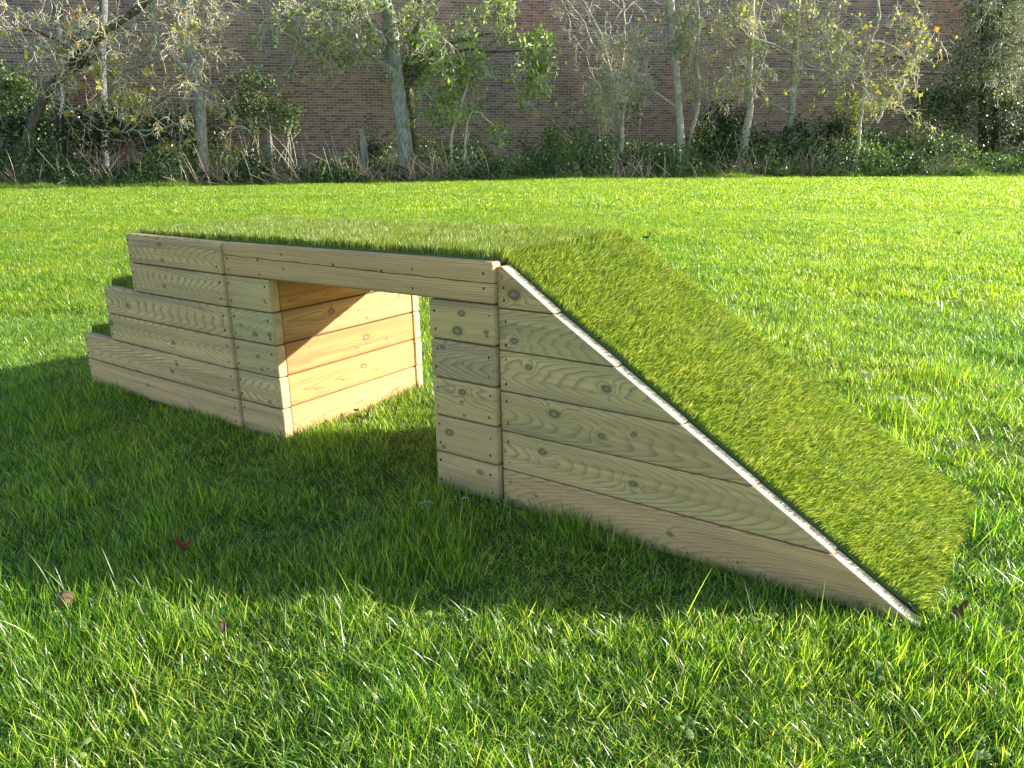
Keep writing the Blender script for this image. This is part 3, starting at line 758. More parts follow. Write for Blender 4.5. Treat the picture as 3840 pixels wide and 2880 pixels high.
L_BRAMBLE = leafy('bramble_leaf', [(0, (0.018, 0.05, 0.022)), (0.5, (0.075, 0.155, 0.045)), (0.8, (0.22, 0.32, 0.09)), (0.92, (0.25, 0.20, 0.11)), (1, (0.38, 0.30, 0.18))], 0.28, (1.2, 1.3, 0.6), 0.42, 0.45)
STALK = leafy('dead_stalk', [(0, (0.22, 0.17, 0.12)), (0.6, (0.45, 0.37, 0.27)), (1, (0.66, 0.58, 0.45))], 0.1, (1, 1, 0.9), 0.8, 0.1)

def tubes(paths, rnds=None):
    """paths: list of (pts n x 3, radii n, sides). -> V, Q, rnd"""
    Vs, Qs, Rs = [], [], []; off = 0
    for j, (P, r, ns) in enumerate(paths):
        P = np.asarray(P, float); r = np.asarray(r, float); n = len(P)
        t = np.gradient(P, axis=0); t /= np.linalg.norm(t, axis=1)[:, None] + 1e-9
        ref = np.array([0.31, 0.95, 0.05]) if abs(t[0] @ np.array([0.31, 0.95, 0.05])) < 0.85 else np.array([1.0, 0, 0.1])
        u = np.cross(t, ref); u /= np.linalg.norm(u, axis=1)[:, None] + 1e-9
        v = np.cross(t, u)
        a = np.arange(ns) * 2 * np.pi / ns
        V = P[:, None, :] + r[:, None, None] * (u[:, None, :] * np.cos(a)[None, :, None] + v[:, None, :] * np.sin(a)[None, :, None])
        Vs.append(V.reshape(-1, 3))
        i = np.arange(n - 1)[:, None] * ns; k = np.arange(ns)[None, :]; k2 = (k + 1) % ns
        Qs.append((np.stack([i + k, i + k2, i + ns + k2, i + ns + k], -1).reshape(-1, 4)) + off)
        Rs.append(np.full(n * ns, 0.5 if rnds is None else rnds[j])); off += n * ns
    return np.vstack(Vs), np.vstack(Qs), np.concatenate(Rs)

def smooth_path(pts, n):
    pts = np.array(pts, float); m = len(pts)
    s = np.linspace(0, m - 1, n); out = np.zeros((n, pts.shape[1]))
    for q, x in enumerate(s):
        i = min(int(x), m - 2); t = x - i
        p0 = pts[max(i - 1, 0)]; p1 = pts[i]; p2 = pts[i + 1]; p3 = pts[min(i + 2, m - 1)]
        out[q] = 0.5 * ((2 * p1) + (-p0 + p2) * t + (2 * p0 - 5 * p1 + 4 * p2 - p3) * t * t + (-p0 + 3 * p1 - 3 * p2 + p3) * t ** 3)
    return out

def grow(p, d, length, r, depth, rng, curl, droop, paths, tips, kids=4, minr=0.006):
    """one crooked branch and, recursively, its side shoots"""
    seg = 0.11 if depth > 0 else 0.07
    n = max(3, int(length / seg)); P = [np.array(p, float)]; d = np.array(d, float); d /= np.linalg.norm(d)
    w = rng.normal(0, 1, 3)
    for i in range(n):
        w = 0.55 * w + rng.normal(0, 1, 3)
        d = d + curl * w * np.array([1, 0.6, 1]) + np.array([0, 0, -droop * (i / n)])
        d /= np.linalg.norm(d)
        P.append(P[-1] + d * seg)
    P = np.array(P); t = np.linspace(0, 1, len(P))
    R = np.maximum(r * (1 - 0.75 * t), minr)
    paths.append((P, R, 5 if r > 0.03 else (4 if r > 0.012 else 3)))
    if depth > 0:
        k = rng.poisson(kids) + 1
        for s in rng.uniform(0.2, 1.0, k):
            i = int(s * (len(P) - 1)); tang = P[min(i + 1, len(P) - 1)] - P[max(i - 1, 0)]
            tang /= np.linalg.norm(tang) + 1e-9
            q = rng.normal(0, 1, 3) * np.array([1, 0.7, 1]); q -= (q @ tang) * tang; q /= np.linalg.norm(q)
            grow(P[i], tang * 0.6 + q * 0.8, length * rng.uniform(0.30, 0.6), max(R[i] * 0.6, minr), depth - 1, rng, curl, droop, paths, tips, kids, minr)
    for s in np.linspace(0.45, 1, 4): tips.append(P[int(s * (len(P) - 1))])

LEAF_SHAPES = {
    'plain': np.array([(-.5, 0, 0), (0, .36, .08), (.5, 0, -.05), (0, -.36, .08)]),
    'lobed': np.array([(-.45, 0, 0), (-.05, .22, .05), (-.25, .55, .0), (.18, .30, .10), (.55, 0.02, -.05), (.15, -.34, .12), (-.2, -.5, .02), (-.02, -.2, .05)])}
def leaves(pts, size, rng, shape='plain', droop=0.0, elong=1.0):
    pts = np.asarray(pts, float); n = len(pts); L = LEAF_SHAPES[shape] * np.array([elong, 1, 1])
    a = rng.normal(0, 1, (n, 3)); a[:, 2] -= droop; a /= np.linalg.norm(a, axis=1)[:, None]
    b = rng.normal(0, 1, (n, 3)); b -= (b * a).sum(1)[:, None] * a; b /= np.linalg.norm(b, axis=1)[:, None]
    c = np.cross(a, b); s = size * rng.uniform(0.55, 1.3, n)
    V = pts[:, None, :] + s[:, None, None] * (a[:, None, :] * L[None, :, 0, None] + b[:, None, :] * L[None, :, 1, None] + c[:, None, :] * L[None, :, 2, None])
    k = len(L); o = (np.arange(n) * k)[:, None]; r = np.repeat(rng.random(n), k)
    if k == 4: return V.reshape(-1, 3), o + np.arange(4), None, r
    T = np.concatenate([o + np.array([0, 1, 7]), o + np.array([1, 2, 3]), o + np.array([5, 6, 7])]); Q = np.concatenate([o + np.array([1, 3, 5, 7]), o + np.array([3, 4, 5, 5])])
    T = np.concatenate([T, o + np.array([3, 4, 5])]); Q = o + np.array([1, 3, 5, 7])
    return V.reshape(-1, 3), Q, T, r

def build_tree(name, label, cat, base, wood, crown=None, bark=None, twigs=None, twig_mat=None, group=None):
    """wood: thick limbs, twigs: the fine spray; crown: (points, size, mat, shape, droop, elong)"""
    b = Vector(base); rt = empty(name, b); tag(rt, label, cat, group)
    bb = np.array(b)
    V, Q, _ = tubes(wood); link('trunk', mesh_np('trunk', V - bb, Q, smooth=True), bark, rt)
    if twigs:
        V, Q, _ = tubes(twigs); link('branches', mesh_np('branches', V - bb, Q, smooth=True), twig_mat or bark, rt)
        bpy.context.scene.collection.objects[-1] if False else None
    if crown:
        Vs, Qs, Ts, Rs, mats = [], [], [], [], []
        for pts, size, mat, shape, droop, el in crown:
            V, Q, T, r = leaves(pts, size, np.random.default_rng(len(pts)), shape, droop, el)
            nm = 'crown'
            link(nm, mesh_np(nm, V - bb, Q, T, {'rnd': r}), mat, rt)
    return rt

def limb(pix, Y, radii, rng, n=None, wob=0.02, sides=8):
    """a limb through view points at depth Y (number or per-point list)"""
    Ys = Y if isinstance(Y, (list, tuple)) else [Y] * len(pix)
    pts = [tuple(at(px, py, yy)) for (px, py), yy in zip(pix, Ys)]
    n = n or len(pts) * 5
    P = smooth_path(pts, n); P += rng.normal(0, wob * 0.4, P.shape)
    rr = np.interp(np.linspace(0, 1, n), np.linspace(0, 1, len(radii)), radii)
    return (P, rr, sides)

def spray(limbs, rng, count, length, r, depth, curl, droop, kids=3, bias=(0, 0, 0), span=(0.2, 1.0), minr=0.006):
    paths, tips = [], []
    for _ in range(count):
        P, R, _s = limbs[rng.integers(len(limbs))]
        i = int(rng.uniform(*span) * (len(P) - 1))
        d = rng.normal(0, 1, 3) * np.array([1, 0.45, 0.7]) + np.array(bias)
        grow(P[i], d, length * rng.uniform(0.5, 1.3), min(r, R[i] * 0.7), depth, rng, curl, droop, paths, tips, kids, minr)
    return paths, np.array(tips)

def pick(tips, n, rng, jit=0.04):
    return tips[rng.integers(0, len(tips), n)] + rng.normal(0, jit, (n, 3))

def foot(pix_x, pix_y, Y):
    p = at(pix_x, pix_y, Y); p.z = zat(p.x, p.y) - 0.05; return p

def trees():
    # 1. leaning old tree at the far left, lopped, with long hanging twigs and a few big yellow leaves
    rng = np.random.default_rng(101); Y = TY(130)
    f = foot(45, 300, Y)
    w = [limb([(50, 330), (75, 255), (100, 200), (133, 165), (180, 112), (233, 62), (300, 18), (380, -60), (430, -160)], Y, [.15, .12, .12, .13, .11, .10, .09, .07, .05], rng),
         limb([(140, 100), (165, 84), (185, 62), (205, 40)], Y - .25, [.055, .05, .045, .03], rng),
         limb([(133, 165), (170, 140), (200, 126), (215, 118)], Y, [.10, .10, .12, .09], rng),
         limb([(10, 35), (40, 62), (80, 68), (125, 90), (140, 100)], Y - .25, [.02, .03, .03, .04, .045], rng)]
    w[0][0][0] = np.array(f)
    tw, tips = spray(w, rng, 42, 1.9, .018, 2, .30, .10, 3, (0, 0, .1), (0.3, .95))
    t2, tp2 = spray(w[:1], rng, 10, 2.2, .02, 2, .26, .25, 4, (-.6, -.2, .2), (.5, .95)); tw += t2; tips = np.vstack([tips, tp2])
    build_tree('leaning_tree', 'dark leaning tree with tangled bare twigs and scattered yellow leaves, farthest left', 'tree', f, w,
               [(pick(tips, 110, rng), .19, L_YELLOW, 'lobed', .5, 1), (pick(tips, 420, rng), .08, L_GREEN, 'plain', .3, 1)], BARK_DARK, tw, BARK_TWIG)
    # 2-3. pale bluish trunks by the wall behind it, its shade put into their bark colour
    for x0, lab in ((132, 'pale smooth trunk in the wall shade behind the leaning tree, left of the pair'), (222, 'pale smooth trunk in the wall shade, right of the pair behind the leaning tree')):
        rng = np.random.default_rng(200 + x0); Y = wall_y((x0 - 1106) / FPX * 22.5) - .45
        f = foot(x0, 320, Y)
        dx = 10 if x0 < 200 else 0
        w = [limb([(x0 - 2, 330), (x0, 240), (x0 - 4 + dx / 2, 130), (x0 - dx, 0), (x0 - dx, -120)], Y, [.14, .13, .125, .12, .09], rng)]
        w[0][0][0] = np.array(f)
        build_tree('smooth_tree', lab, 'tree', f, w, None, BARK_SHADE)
    # 4. slim grey tree with a snaking side limb and hanging yellow leaved twigs
    rng = np.random.default_rng(104); Y = TY(430, -.3)
    f = foot(436, 330, Y)
    w = [limb([(436, 330), (434, 250), (428, 200), (417, 133), (402, 95), (396, 60), (406, 0), (415, -90)], Y, [.14, .13, .13, .13, .12, .13, .13, .10], rng),
         limb([(326, -60), (328, 0), (334, 55), (345, 88), (362, 108), (393, 142), (425, 165)], Y - .2, [.07, .07, .07, .065, .07, .07, .06], rng),
         limb([(362, 108), (335, 128), (290, 145), (268, 158), (255, 180), (235, 192)], Y - .35, [.035, .032, .03, .028, .022, .015], rng),
         limb([(425, 175), (405, 215), (400, 255), (360, 275), (290, 283), (225, 282), (185, 265)], Y - .4, [.03, .025, .025, .024, .02, .016, .012], rng, wob=.05),
         limb([(405, 240), (392, 270), (388, 300), (392, 320)], Y - .45, [.02, .017, .014, .01], rng, wob=.04),
         limb([(430, 165), (452, 150), (455, 190), (440, 215), (500, 232), (510, 270), (545, 280)], Y - .3, [.025, .022, .02, .02, .018, .014, .01], rng, wob=.05)]
    w[0][0][0] = np.array(f)
    tw, tips = spray(w[1:], rng, 42, 1.4, .015, 2, .30, .22, 2, (0, 0, -.2), (.1, 1))
    t2, tp2 = spray(w[:1], rng, 22, 1.5, .014, 2, .28, .15, 4, (0, 0, .1), (.3, .95)); tw += t2
    build_tree('snaking_tree', 'slim grey tree with snaking side limbs and hanging yellow leaves', 'tree', f, w,
               [(pick(tips, 90, rng), .18, L_YELLOW, 'lobed', .5, 1), (pick(np.vstack([tips, tp2]), 700, rng), .075, L_LIME, 'plain', .3, 1)], BARK_GREY, tw, BARK_TWIG)
    # 5. the stout tree in the middle left
    rng = np.random.default_rng(105); Y = TY(870, 0)
    f = foot(884, 362, Y)
    w = [limb([(884, 364), (878, 330), (870, 268), (862, 215), (856, 165), (848, 90), (842, 40), (828, -10), (815, -120)], Y, [.30, .21, .20, .20, .19, .19, .18, .18, .13], rng, sides=12)]
    w[0][0][0] = np.array(f)
    lb = [limb([(856, 165), (820, 135), (790, 110), (770, 80), (745, 60), (715, 40)], Y - .3, [.05, .045, .04, .035, .03, .02], rng, wob=.05),
          limb([(850, 90), (815, 70), (790, 45), (760, 35), (735, 0)], Y - .4, [.05, .045, .04, .035, .025], rng, wob=.05),
          limb([(846, 60), (870, 45), (905, 40), (930, 70), (950, 95)], Y - .4, [.04, .035, .03, .025, .02], rng, wob=.04),
          limb([(835, 10), (790, 20), (700, 10), (620, 40), (570, 90)], Y - .5, [.05, .04, .03, .025, .015], rng, wob=.05),
          limb([(715, 40), (690, 70), (700, 110), (690, 150)], Y - .45, [.03, .025, .02, .015], rng, wob=.04),
          limb([(560, -30), (600, 25), (650, 60), (640, 110), (625, 170)], Y - .7, [.04, .035, .03, .02, .012], rng, wob=.05)]
    tw, tips = spray(lb, rng, 85, 1.15, .014, 2, .33, .16, 3, (0, 0, -.1), (.1, 1))
    build_tree('stout_tree', 'stout grey barked tree with a bare trunk, sprouting crooked leafy twigs', 'tree', f, w + lb,
               [(pick(tips, 1500, rng, .07), .08, L_GREEN, 'plain', .5, 1.5), (pick(tips, 600, rng), .085, L_LIME, 'plain', .4, 1.2)], BARK_GREY, tw, BARK_TWIG)
    # 6. forked dark tree just right of it, with feathery leaf sprays to the right
    rng = np.random.default_rng(106); Y = TY(900, .4)
    f = foot(902, 358, Y)
    w = [limb([(902, 362), (898, 330), (890, 280), (886, 230), (880, 175), (880, 140), (892, 90), (905, 50), (908, -40)], Y, [.15, .12, .12, .13, .12, .12, .11, .10, .08], rng),
         limb([(884, 165), (900, 140), (930, 118), (960, 98), (1010, 86), (1060, 70)], Y - .2, [.10, .09, .06, .05, .035, .02], rng, wob=.03),
         limb([(886, 185), (910, 150), (945, 125), (1000, 108), (1060, 112), (1150, 108), (1200, 92)], Y - .3, [.07, .06, .045, .035, .03, .02, .012], rng, wob=.03),
         limb([(905, 50), (930, 20), (960, -15), (990, -60)], Y - .2, [.05, .045, .04, .03], rng),
         limb([(1060, 40), (1080, 5), (1060, -20)], Y - .5, [.02, .02, .02], rng),
         limb([(1150, 108), (1150, 160), (1145, 190), (1125, 220)], Y - .35, [.022, .02, .015, .01], rng, wob=.03)]
    w[0][0][0] = np.array(f)
    tw, tips = spray(w[1:3] + w[4:], rng, 55, .8, .012, 2, .25, .12, 3, (.4, 0, .3), (.1, 1))
    t2, tp2 = spray(w[:1], rng, 14, .8, .012, 2, .25, .1, 3, (0, 0, .2), (.45, .95)); tw += t2
    leafp = pick(tips, 2200, rng, .12)
    build_tree('forked_tree', 'dark forked tree with feathery green leaf sprays reaching right, touching the stout tree', 'tree', f, w,
               [(leafp, .075, L_GREEN, 'plain', .7, 2.2), (pick(tp2, 600, rng, .08), .07, L_GREEN, 'plain', .6, 2.0)], BARK_DARK, tw, BARK_TWIG)
    # 7. broken sapling with leafy shoots
    rng = np.random.default_rng(107); Y = TY(990, -.2)
    f = foot(975, 352, Y)
    w = [limb([(975, 352), (975, 300), (985, 255), (997, 225), (1010, 180), (1018, 145)], Y, [.05, .045, .04, .035, .03, .02], rng),
         limb([(1003, 350), (1006, 300), (1012, 260), (1030, 240), (1060, 265), (1090, 285)], Y - .1, [.03, .03, .025, .02, .018, .01], rng, wob=.04),
         limb([(985, 255), (960, 235), (935, 215), (915, 195)], Y - .1, [.025, .022, .02, .012], rng, wob=.04)]
    w[0][0][0] = np.array(f)
    tw, tips = spray(w, rng, 34, .75, .011, 2, .28, .1, 3, (0, 0, .2), (.35, 1))
    build_tree('broken_sapling', 'broken pale sapling with leafy shoots, right of the stout tree', 'tree', f, w,
               [(pick(tips, 900, rng, .08), .095, L_GREEN, 'plain', .6, 1.7), (pick(tips, 160, rng, .07), .08, L_LIME, 'plain', .5, 1.4)], BARK_TWIG, tw, BARK_TWIG)
    # 8. many stemmed twiggy shrub-tree
    rng = np.random.default_rng(108); Y = TY(1340, .6)
    f = foot(1343, 320, Y)
    w = [limb([(1343, 320), (1345, 288), (1338, 255), (1330, 210), (1318, 150), (1300, 80), (1270, 20), (1240, -30)], Y, [.06, .055, .05, .04, .035, .03, .02, .015], rng),
         limb([(1345, 300), (1335, 240), (1330, 190), (1345, 130), (1350, 60), (1345, 0)], Y - .1, [.05, .04, .035, .03, .022, .015], rng),
         limb([(1343, 300), (1347, 240), (1360, 200), (1372, 150), (1390, 110)], Y - .15, [.04, .035, .03, .02, .012], rng),
         limb([(1332, 210), (1318, 150), (1280, 95), (1262, 50), (1225, 0)], Y + .1, [.03, .03, .025, .02, .012], rng)]
    w[0][0][0] = np.array(f)
    tw, tips = spray(w, rng, 60, 1.3, .014, 2, .16, -.05, 3, (-.1, 0, .75), (.15, 1), .005)
    build_tree('twiggy_tree', 'bushy bare grey tree of many upright stems before the open brick wall', 'tree', f, w,
               [(pick(tips, 260, rng), .06, L_LIME, 'plain', .3, 1)], BARK_TWIG, tw, BARK_TWIG)
    # 9-12. the four pale straight trunks
    for seed, pix, rad, Y, side, lab, nm in (
        (109, [(1472, 330), (1470, 288), (1466, 235), (1460, 150), (1455, 80), (1450, 10), (1446, -110)], [.13, .11, .105, .10, .095, .09, .06], 21.9,
         [[(1457, 108), (1430, 98), (1400, 100), (1372, 108), (1345, 150), (1320, 175), (1290, 205)], [(1457, 230), (1425, 205), (1385, 187), (1340, 190), (1305, 205), (1245, 220), (1215, 240)], [(1345, 190), (1330, 215), (1305, 245)]],
         'pale straight trunk with two long branches arching left', 'arching_tree'),
        (110, [(1484, 330), (1492, 293), (1508, 220), (1505, 133), (1508, 33), (1500, -20), (1495, -110)], [.06, .06, .06, .055, .055, .05, .03], 22.1,
         [[(1506, 208), (1520, 200), (1550, 210), (1575, 212)], [(1506, 120), (1490, 90), (1478, 60), (1470, 20)]],
         'thin whippy pale trunk between the arching trunk and the forked pale trunk', 'slender_tree'),
        (111, [(1606, 330), (1612, 283), (1621, 228), (1618, 180), (1622, 100), (1625, 0), (1628, -110)], [.13, .11, .09, .085, .08, .075, .05], 21.8,
         [[(1621, 222), (1635, 175), (1650, 130), (1655, 90), (1640, 40), (1660, -30)], [(1613, 138), (1595, 110), (1565, 85), (1540, 78), (1510, 60)], [(1618, 80), (1600, 60), (1575, 20), (1560, -30)], [(1622, 84), (1650, 90), (1700, 110), (1745, 140), (1790, 148), (1850, 160)]],
         'pale birch like trunk forking near its foot into a thin second stem', 'pale_tree'),
        (112, [(1700, 330), (1705, 283), (1712, 233), (1715, 167), (1718, 100), (1722, 0), (1722, -110)], [.11, .10, .09, .09, .09, .085, .06], 22.6,
         [[(1720, 90), (1735, 60), (1748, 20), (1760, -20)], [(1640, 232), (1665, 225), (1710, 245), (1760, 260), (1790, 262)], [(1718, 120), (1760, 90), (1800, 60), (1830, 40)], [(1712, 60), (1690, 40), (1675, 0)]],
         'pale patchy trunk under a tangle of limed leafy twigs, right of the forked pale trunk', 'tangled_tree')):
        rng = np.random.default_rng(seed); Y = TY(pix[0][0], Y - 22.0)
        f = foot(pix[0][0], pix[0][1], Y)
        w = [limb(pix, Y, rad, rng, sides=10)]; w[0][0][0] = np.array(f)
        lb = [limb(sd_, Y - .15 - .1 * k, list(np.linspace(.032, .012, len(sd_))), rng, wob=.035) for k, sd_ in enumerate(side)]
        tw, tips = spray(lb, rng, 30, .85, .011, 2, .24, .05, 3, (0, 0, .1), (.15, 1))
        t2, tp2 = spray(w, rng, 16, .9, .012, 2, .22, 0, 3, (0, 0, .3), (.45, .95)); tw += t2; tips = np.vstack([tips, tp2])
        build_tree(nm, lab, 'tree', f, w + lb, [(pick(tips, 430, rng, .06), .085, L_LIME, 'plain', .4, 1.4)], BARK_PALE, tw, BARK_TWIG)
    # 13. twig cloud with hanging yellow leaves, right
    rng = np.random.default_rng(113); Y = TY(1860, -.7)
    f = foot(1852, 330, Y)
    w = [limb([(1852, 330), (1856, 290), (1862, 230), (1868, 190), (1860, 140), (1880, 90), (1900, 40), (1890, -40)], Y, [.06, .05, .045, .04, .035, .03, .03, .02], rng),
         limb([(1895, 265), (1910, 235), (1935, 190), (1945, 170)], Y - .1, [.03, .028, .025, .012], rng),
         limb([(1880, 90), (1920, 95), (1950, 120), (1960, 145)], Y - .15, [.03, .025, .02, .012], rng, wob=.03),
         limb([(1860, 140), (1820, 120), (1790, 90), (1770, 60)], Y - .2, [.03, .025, .02, .012], rng, wob=.03),
         limb([(1960, -40), (1985, 20), (1995, 50), (1980, 100), (1970, 140)], Y - .3, [.02, .02, .018, .014, .01], rng, wob=.03)]
    w[0][0][0] = np.array(f)
    tw, tips = spray(w, rng, 60, 1.1, .014, 2, .28, .06, 3, (0, 0, 0), (.35, 1))
    build_tree('tangle_tree', 'bare pale twig tangle rising from the brambles, hung with a few yellow leaves', 'tree', f, w,
               [(pick(tips, 60, rng), .15, L_YELLOW, 'lobed', .5, 1), (pick(tips, 700, rng), .08, L_LIME, 'plain', .4, 1.3)], BARK_TWIG, tw, BARK_TWIG)
    # 14. ivy clad dark tree at the far right
    rng = np.random.default_rng(114); Y = TY(2130, 1.2)
    f = foot(2124, 330, Y)
    w = [limb([(2124, 330), (2120, 235), (2124, 150), (2128, 60), (2122, -60)], Y, [.12, .11, .11, .10, .08], rng, sides=10),
         limb([(2150, 330), (2148, 240), (2150, 130), (2165, 40), (2180, -60)], Y - .1, [.10, .09, .09, .08, .06], rng),
         limb([(2210, 95), (2165, 100), (2140, 120), (2130, 150), (2115, 170)], Y - .6, [.02, .03, .028, .02, .015], rng, wob=.03),
         limb([(2105, 195), (2080, 215), (2060, 245)], Y - .2, [.03, .02, .012], rng)]
    w[0][0][0] = np.array(f)
    tw, tips = spray(w[:2], rng, 110, 1.35, .014, 2, .2, .15, 4, (0, 0, 0), (.3, .98))
    build_tree('ivy_tree', 'dark tree clad in small grey green leaves, farthest right', 'tree', f, w,
               [(pick(tips, 15000, rng, .13), .06, L_IVY, 'plain', .2, 1.2), (pick(tips, 120, rng, .1), .09, L_YELLOW, 'plain', .3, 1)], BARK_DARK, tw, BARK_TWIG)
trees()

# ------------------------------------------------------------------ shrubs at the wall's foot
def bush(name, label, cx, cy, rx, ry, Y, n, size, mat, seed, stems=14, depth=0.8, elong=1.2, cat='bush', extra=None):
    rng = np.random.default_rng(seed); Y = min(Y + (0.13 * (cx - 1106) / FPX * 22.5 if cx > 1106 else 0), wall_y((cx - 1106) / FPX * 24) - .25)
    c = at(cx, cy, Y); s = Y / FPX; ax, az = rx * s, ry * s
    f = Vector((c.x, Y, zat(c.x, Y) - 0.03))
    # leaves clump around random sub-centres so the outline is uneven and has gaps
    m = max(10, n // 55)
    ph = rng.normal(0, 1, (m, 3)); ph /= np.linalg.norm(ph, axis=1)[:, None]
    cen = ph * (rng.random(m) ** 0.38)[:, None] * np.array([ax, depth * ax * .6, az]) + np.array([c.x, Y, c.z])
    k = rng.integers(0, m, n); spread = rng.uniform(.06, .22, m)[k]
    pts = cen[k] + rng.normal(0, 1, (n, 3)) * spread[:, None]
    g_ = zat(c.x, Y)
    pts = pts[pts[:, 2] > g_ + .02]
    st = []
    for _ in range(stems // 2):
        q = cen[rng.integers(m)] + rng.normal(0, .15, 3); q[2] += 0.25 * rng.random()
        b0 = np.array([c.x + rng.normal(0, ax * .4), Y + rng.normal(0, .15), g_ - .03])
        mid = (b0 + q) / 2 + rng.normal(0, .12, 3)
        st.append((smooth_path([b0, mid, q], 7), np.linspace(.014, .005, 7), 4))
    rt = empty(name, f); tag(rt, label, cat)
    V, Q, _ = tubes(st); link('stems', mesh_np('stems', V - np.array(f), Q), BARK_TWIG, rt).name
    V, Q, T, r = leaves(pts, size, rng, 'plain', .2, elong)
    link('foliage', mesh_np('foliage', V - np.array(f), Q, T, {'rnd': r}), mat, rt)
    if extra:
        kk = rng.integers(0, len(pts), extra[0])
        V, Q, T, r = leaves(pts[kk] + rng.normal(0, .06, (extra[0], 3)), size * 1.15, rng, 'plain', .2, elong)
        link('foliage', mesh_np('foliage', V - np.array(f), Q, T, {'rnd': r}), extra[1], rt)

BUSHES = [
    ('laurel_bush', 'mid green bush with yellow flecks filling the far left edge', 30, 215, 85, 62, 21.6, 2600, .07, L_BRAMBLE, 1, (350, L_GREEN)),
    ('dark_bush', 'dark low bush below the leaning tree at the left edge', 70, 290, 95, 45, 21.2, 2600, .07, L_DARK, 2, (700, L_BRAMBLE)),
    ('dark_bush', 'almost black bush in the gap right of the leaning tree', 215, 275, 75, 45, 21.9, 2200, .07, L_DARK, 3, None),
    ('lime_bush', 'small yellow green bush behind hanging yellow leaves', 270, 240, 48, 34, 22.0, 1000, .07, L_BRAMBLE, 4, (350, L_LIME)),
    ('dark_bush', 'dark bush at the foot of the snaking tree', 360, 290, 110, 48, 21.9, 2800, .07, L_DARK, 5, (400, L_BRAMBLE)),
    ('green_bush', 'tall airy green bush against the bricks, right of the snaking tree', 530, 215, 75, 60, 22.6, 1900, .06, L_BRAMBLE, 6, (700, L_DARK)),
    ('russet_bush', 'brownish seeding bush right of the tall airy green bush', 600, 250, 62, 36, 22.6, 1500, .06, L_BRAMBLE, 7, None),
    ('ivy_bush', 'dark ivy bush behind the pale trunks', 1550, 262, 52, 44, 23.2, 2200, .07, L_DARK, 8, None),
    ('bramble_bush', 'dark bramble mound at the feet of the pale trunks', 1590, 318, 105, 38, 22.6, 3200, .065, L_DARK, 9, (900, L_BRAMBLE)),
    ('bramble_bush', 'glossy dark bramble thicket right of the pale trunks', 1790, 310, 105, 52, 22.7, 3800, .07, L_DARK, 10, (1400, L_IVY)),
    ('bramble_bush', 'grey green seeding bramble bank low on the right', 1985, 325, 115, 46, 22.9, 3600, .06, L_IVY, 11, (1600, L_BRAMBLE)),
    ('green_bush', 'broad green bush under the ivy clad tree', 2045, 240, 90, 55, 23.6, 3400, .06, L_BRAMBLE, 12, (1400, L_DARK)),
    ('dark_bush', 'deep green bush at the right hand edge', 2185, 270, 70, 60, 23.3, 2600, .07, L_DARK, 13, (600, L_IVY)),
    ('lime_bush', 'yellow leaved shoots above the bramble thicket', 1850, 240, 60, 45, 22.4, 420, .085, L_LIME, 14, None),
    ('ivy_shoot', 'small ivy shoot climbing the bare brick wall', 1372, 235, 9, 22, 24.9, 240, .07, L_DARK, 15, None),
    ('leafy_bush', 'pale leaved upright shoots at the foot of the bare brick wall', 1190, 305, 85, 34, 22.6, 1500, .06, L_IVY, 16, (400, L_LIME)),
    ('nettle_bush', 'round dark green bush between the short post and the stout tree', 795, 320, 28, 26, 22.3, 700, .06, L_BRAMBLE, 17, (200, L_DARK)),
]
for nm, lab, cx, cy, rx, ry, Y, n, size, mat, seed, ex in BUSHES:
    bush(nm, lab, cx, cy, rx, ry, Y, n, size, mat, 300 + seed, extra=ex, depth=.6 if nm != 'ivy_shoot' else .1, stems=4 if nm == 'ivy_shoot' else 14)

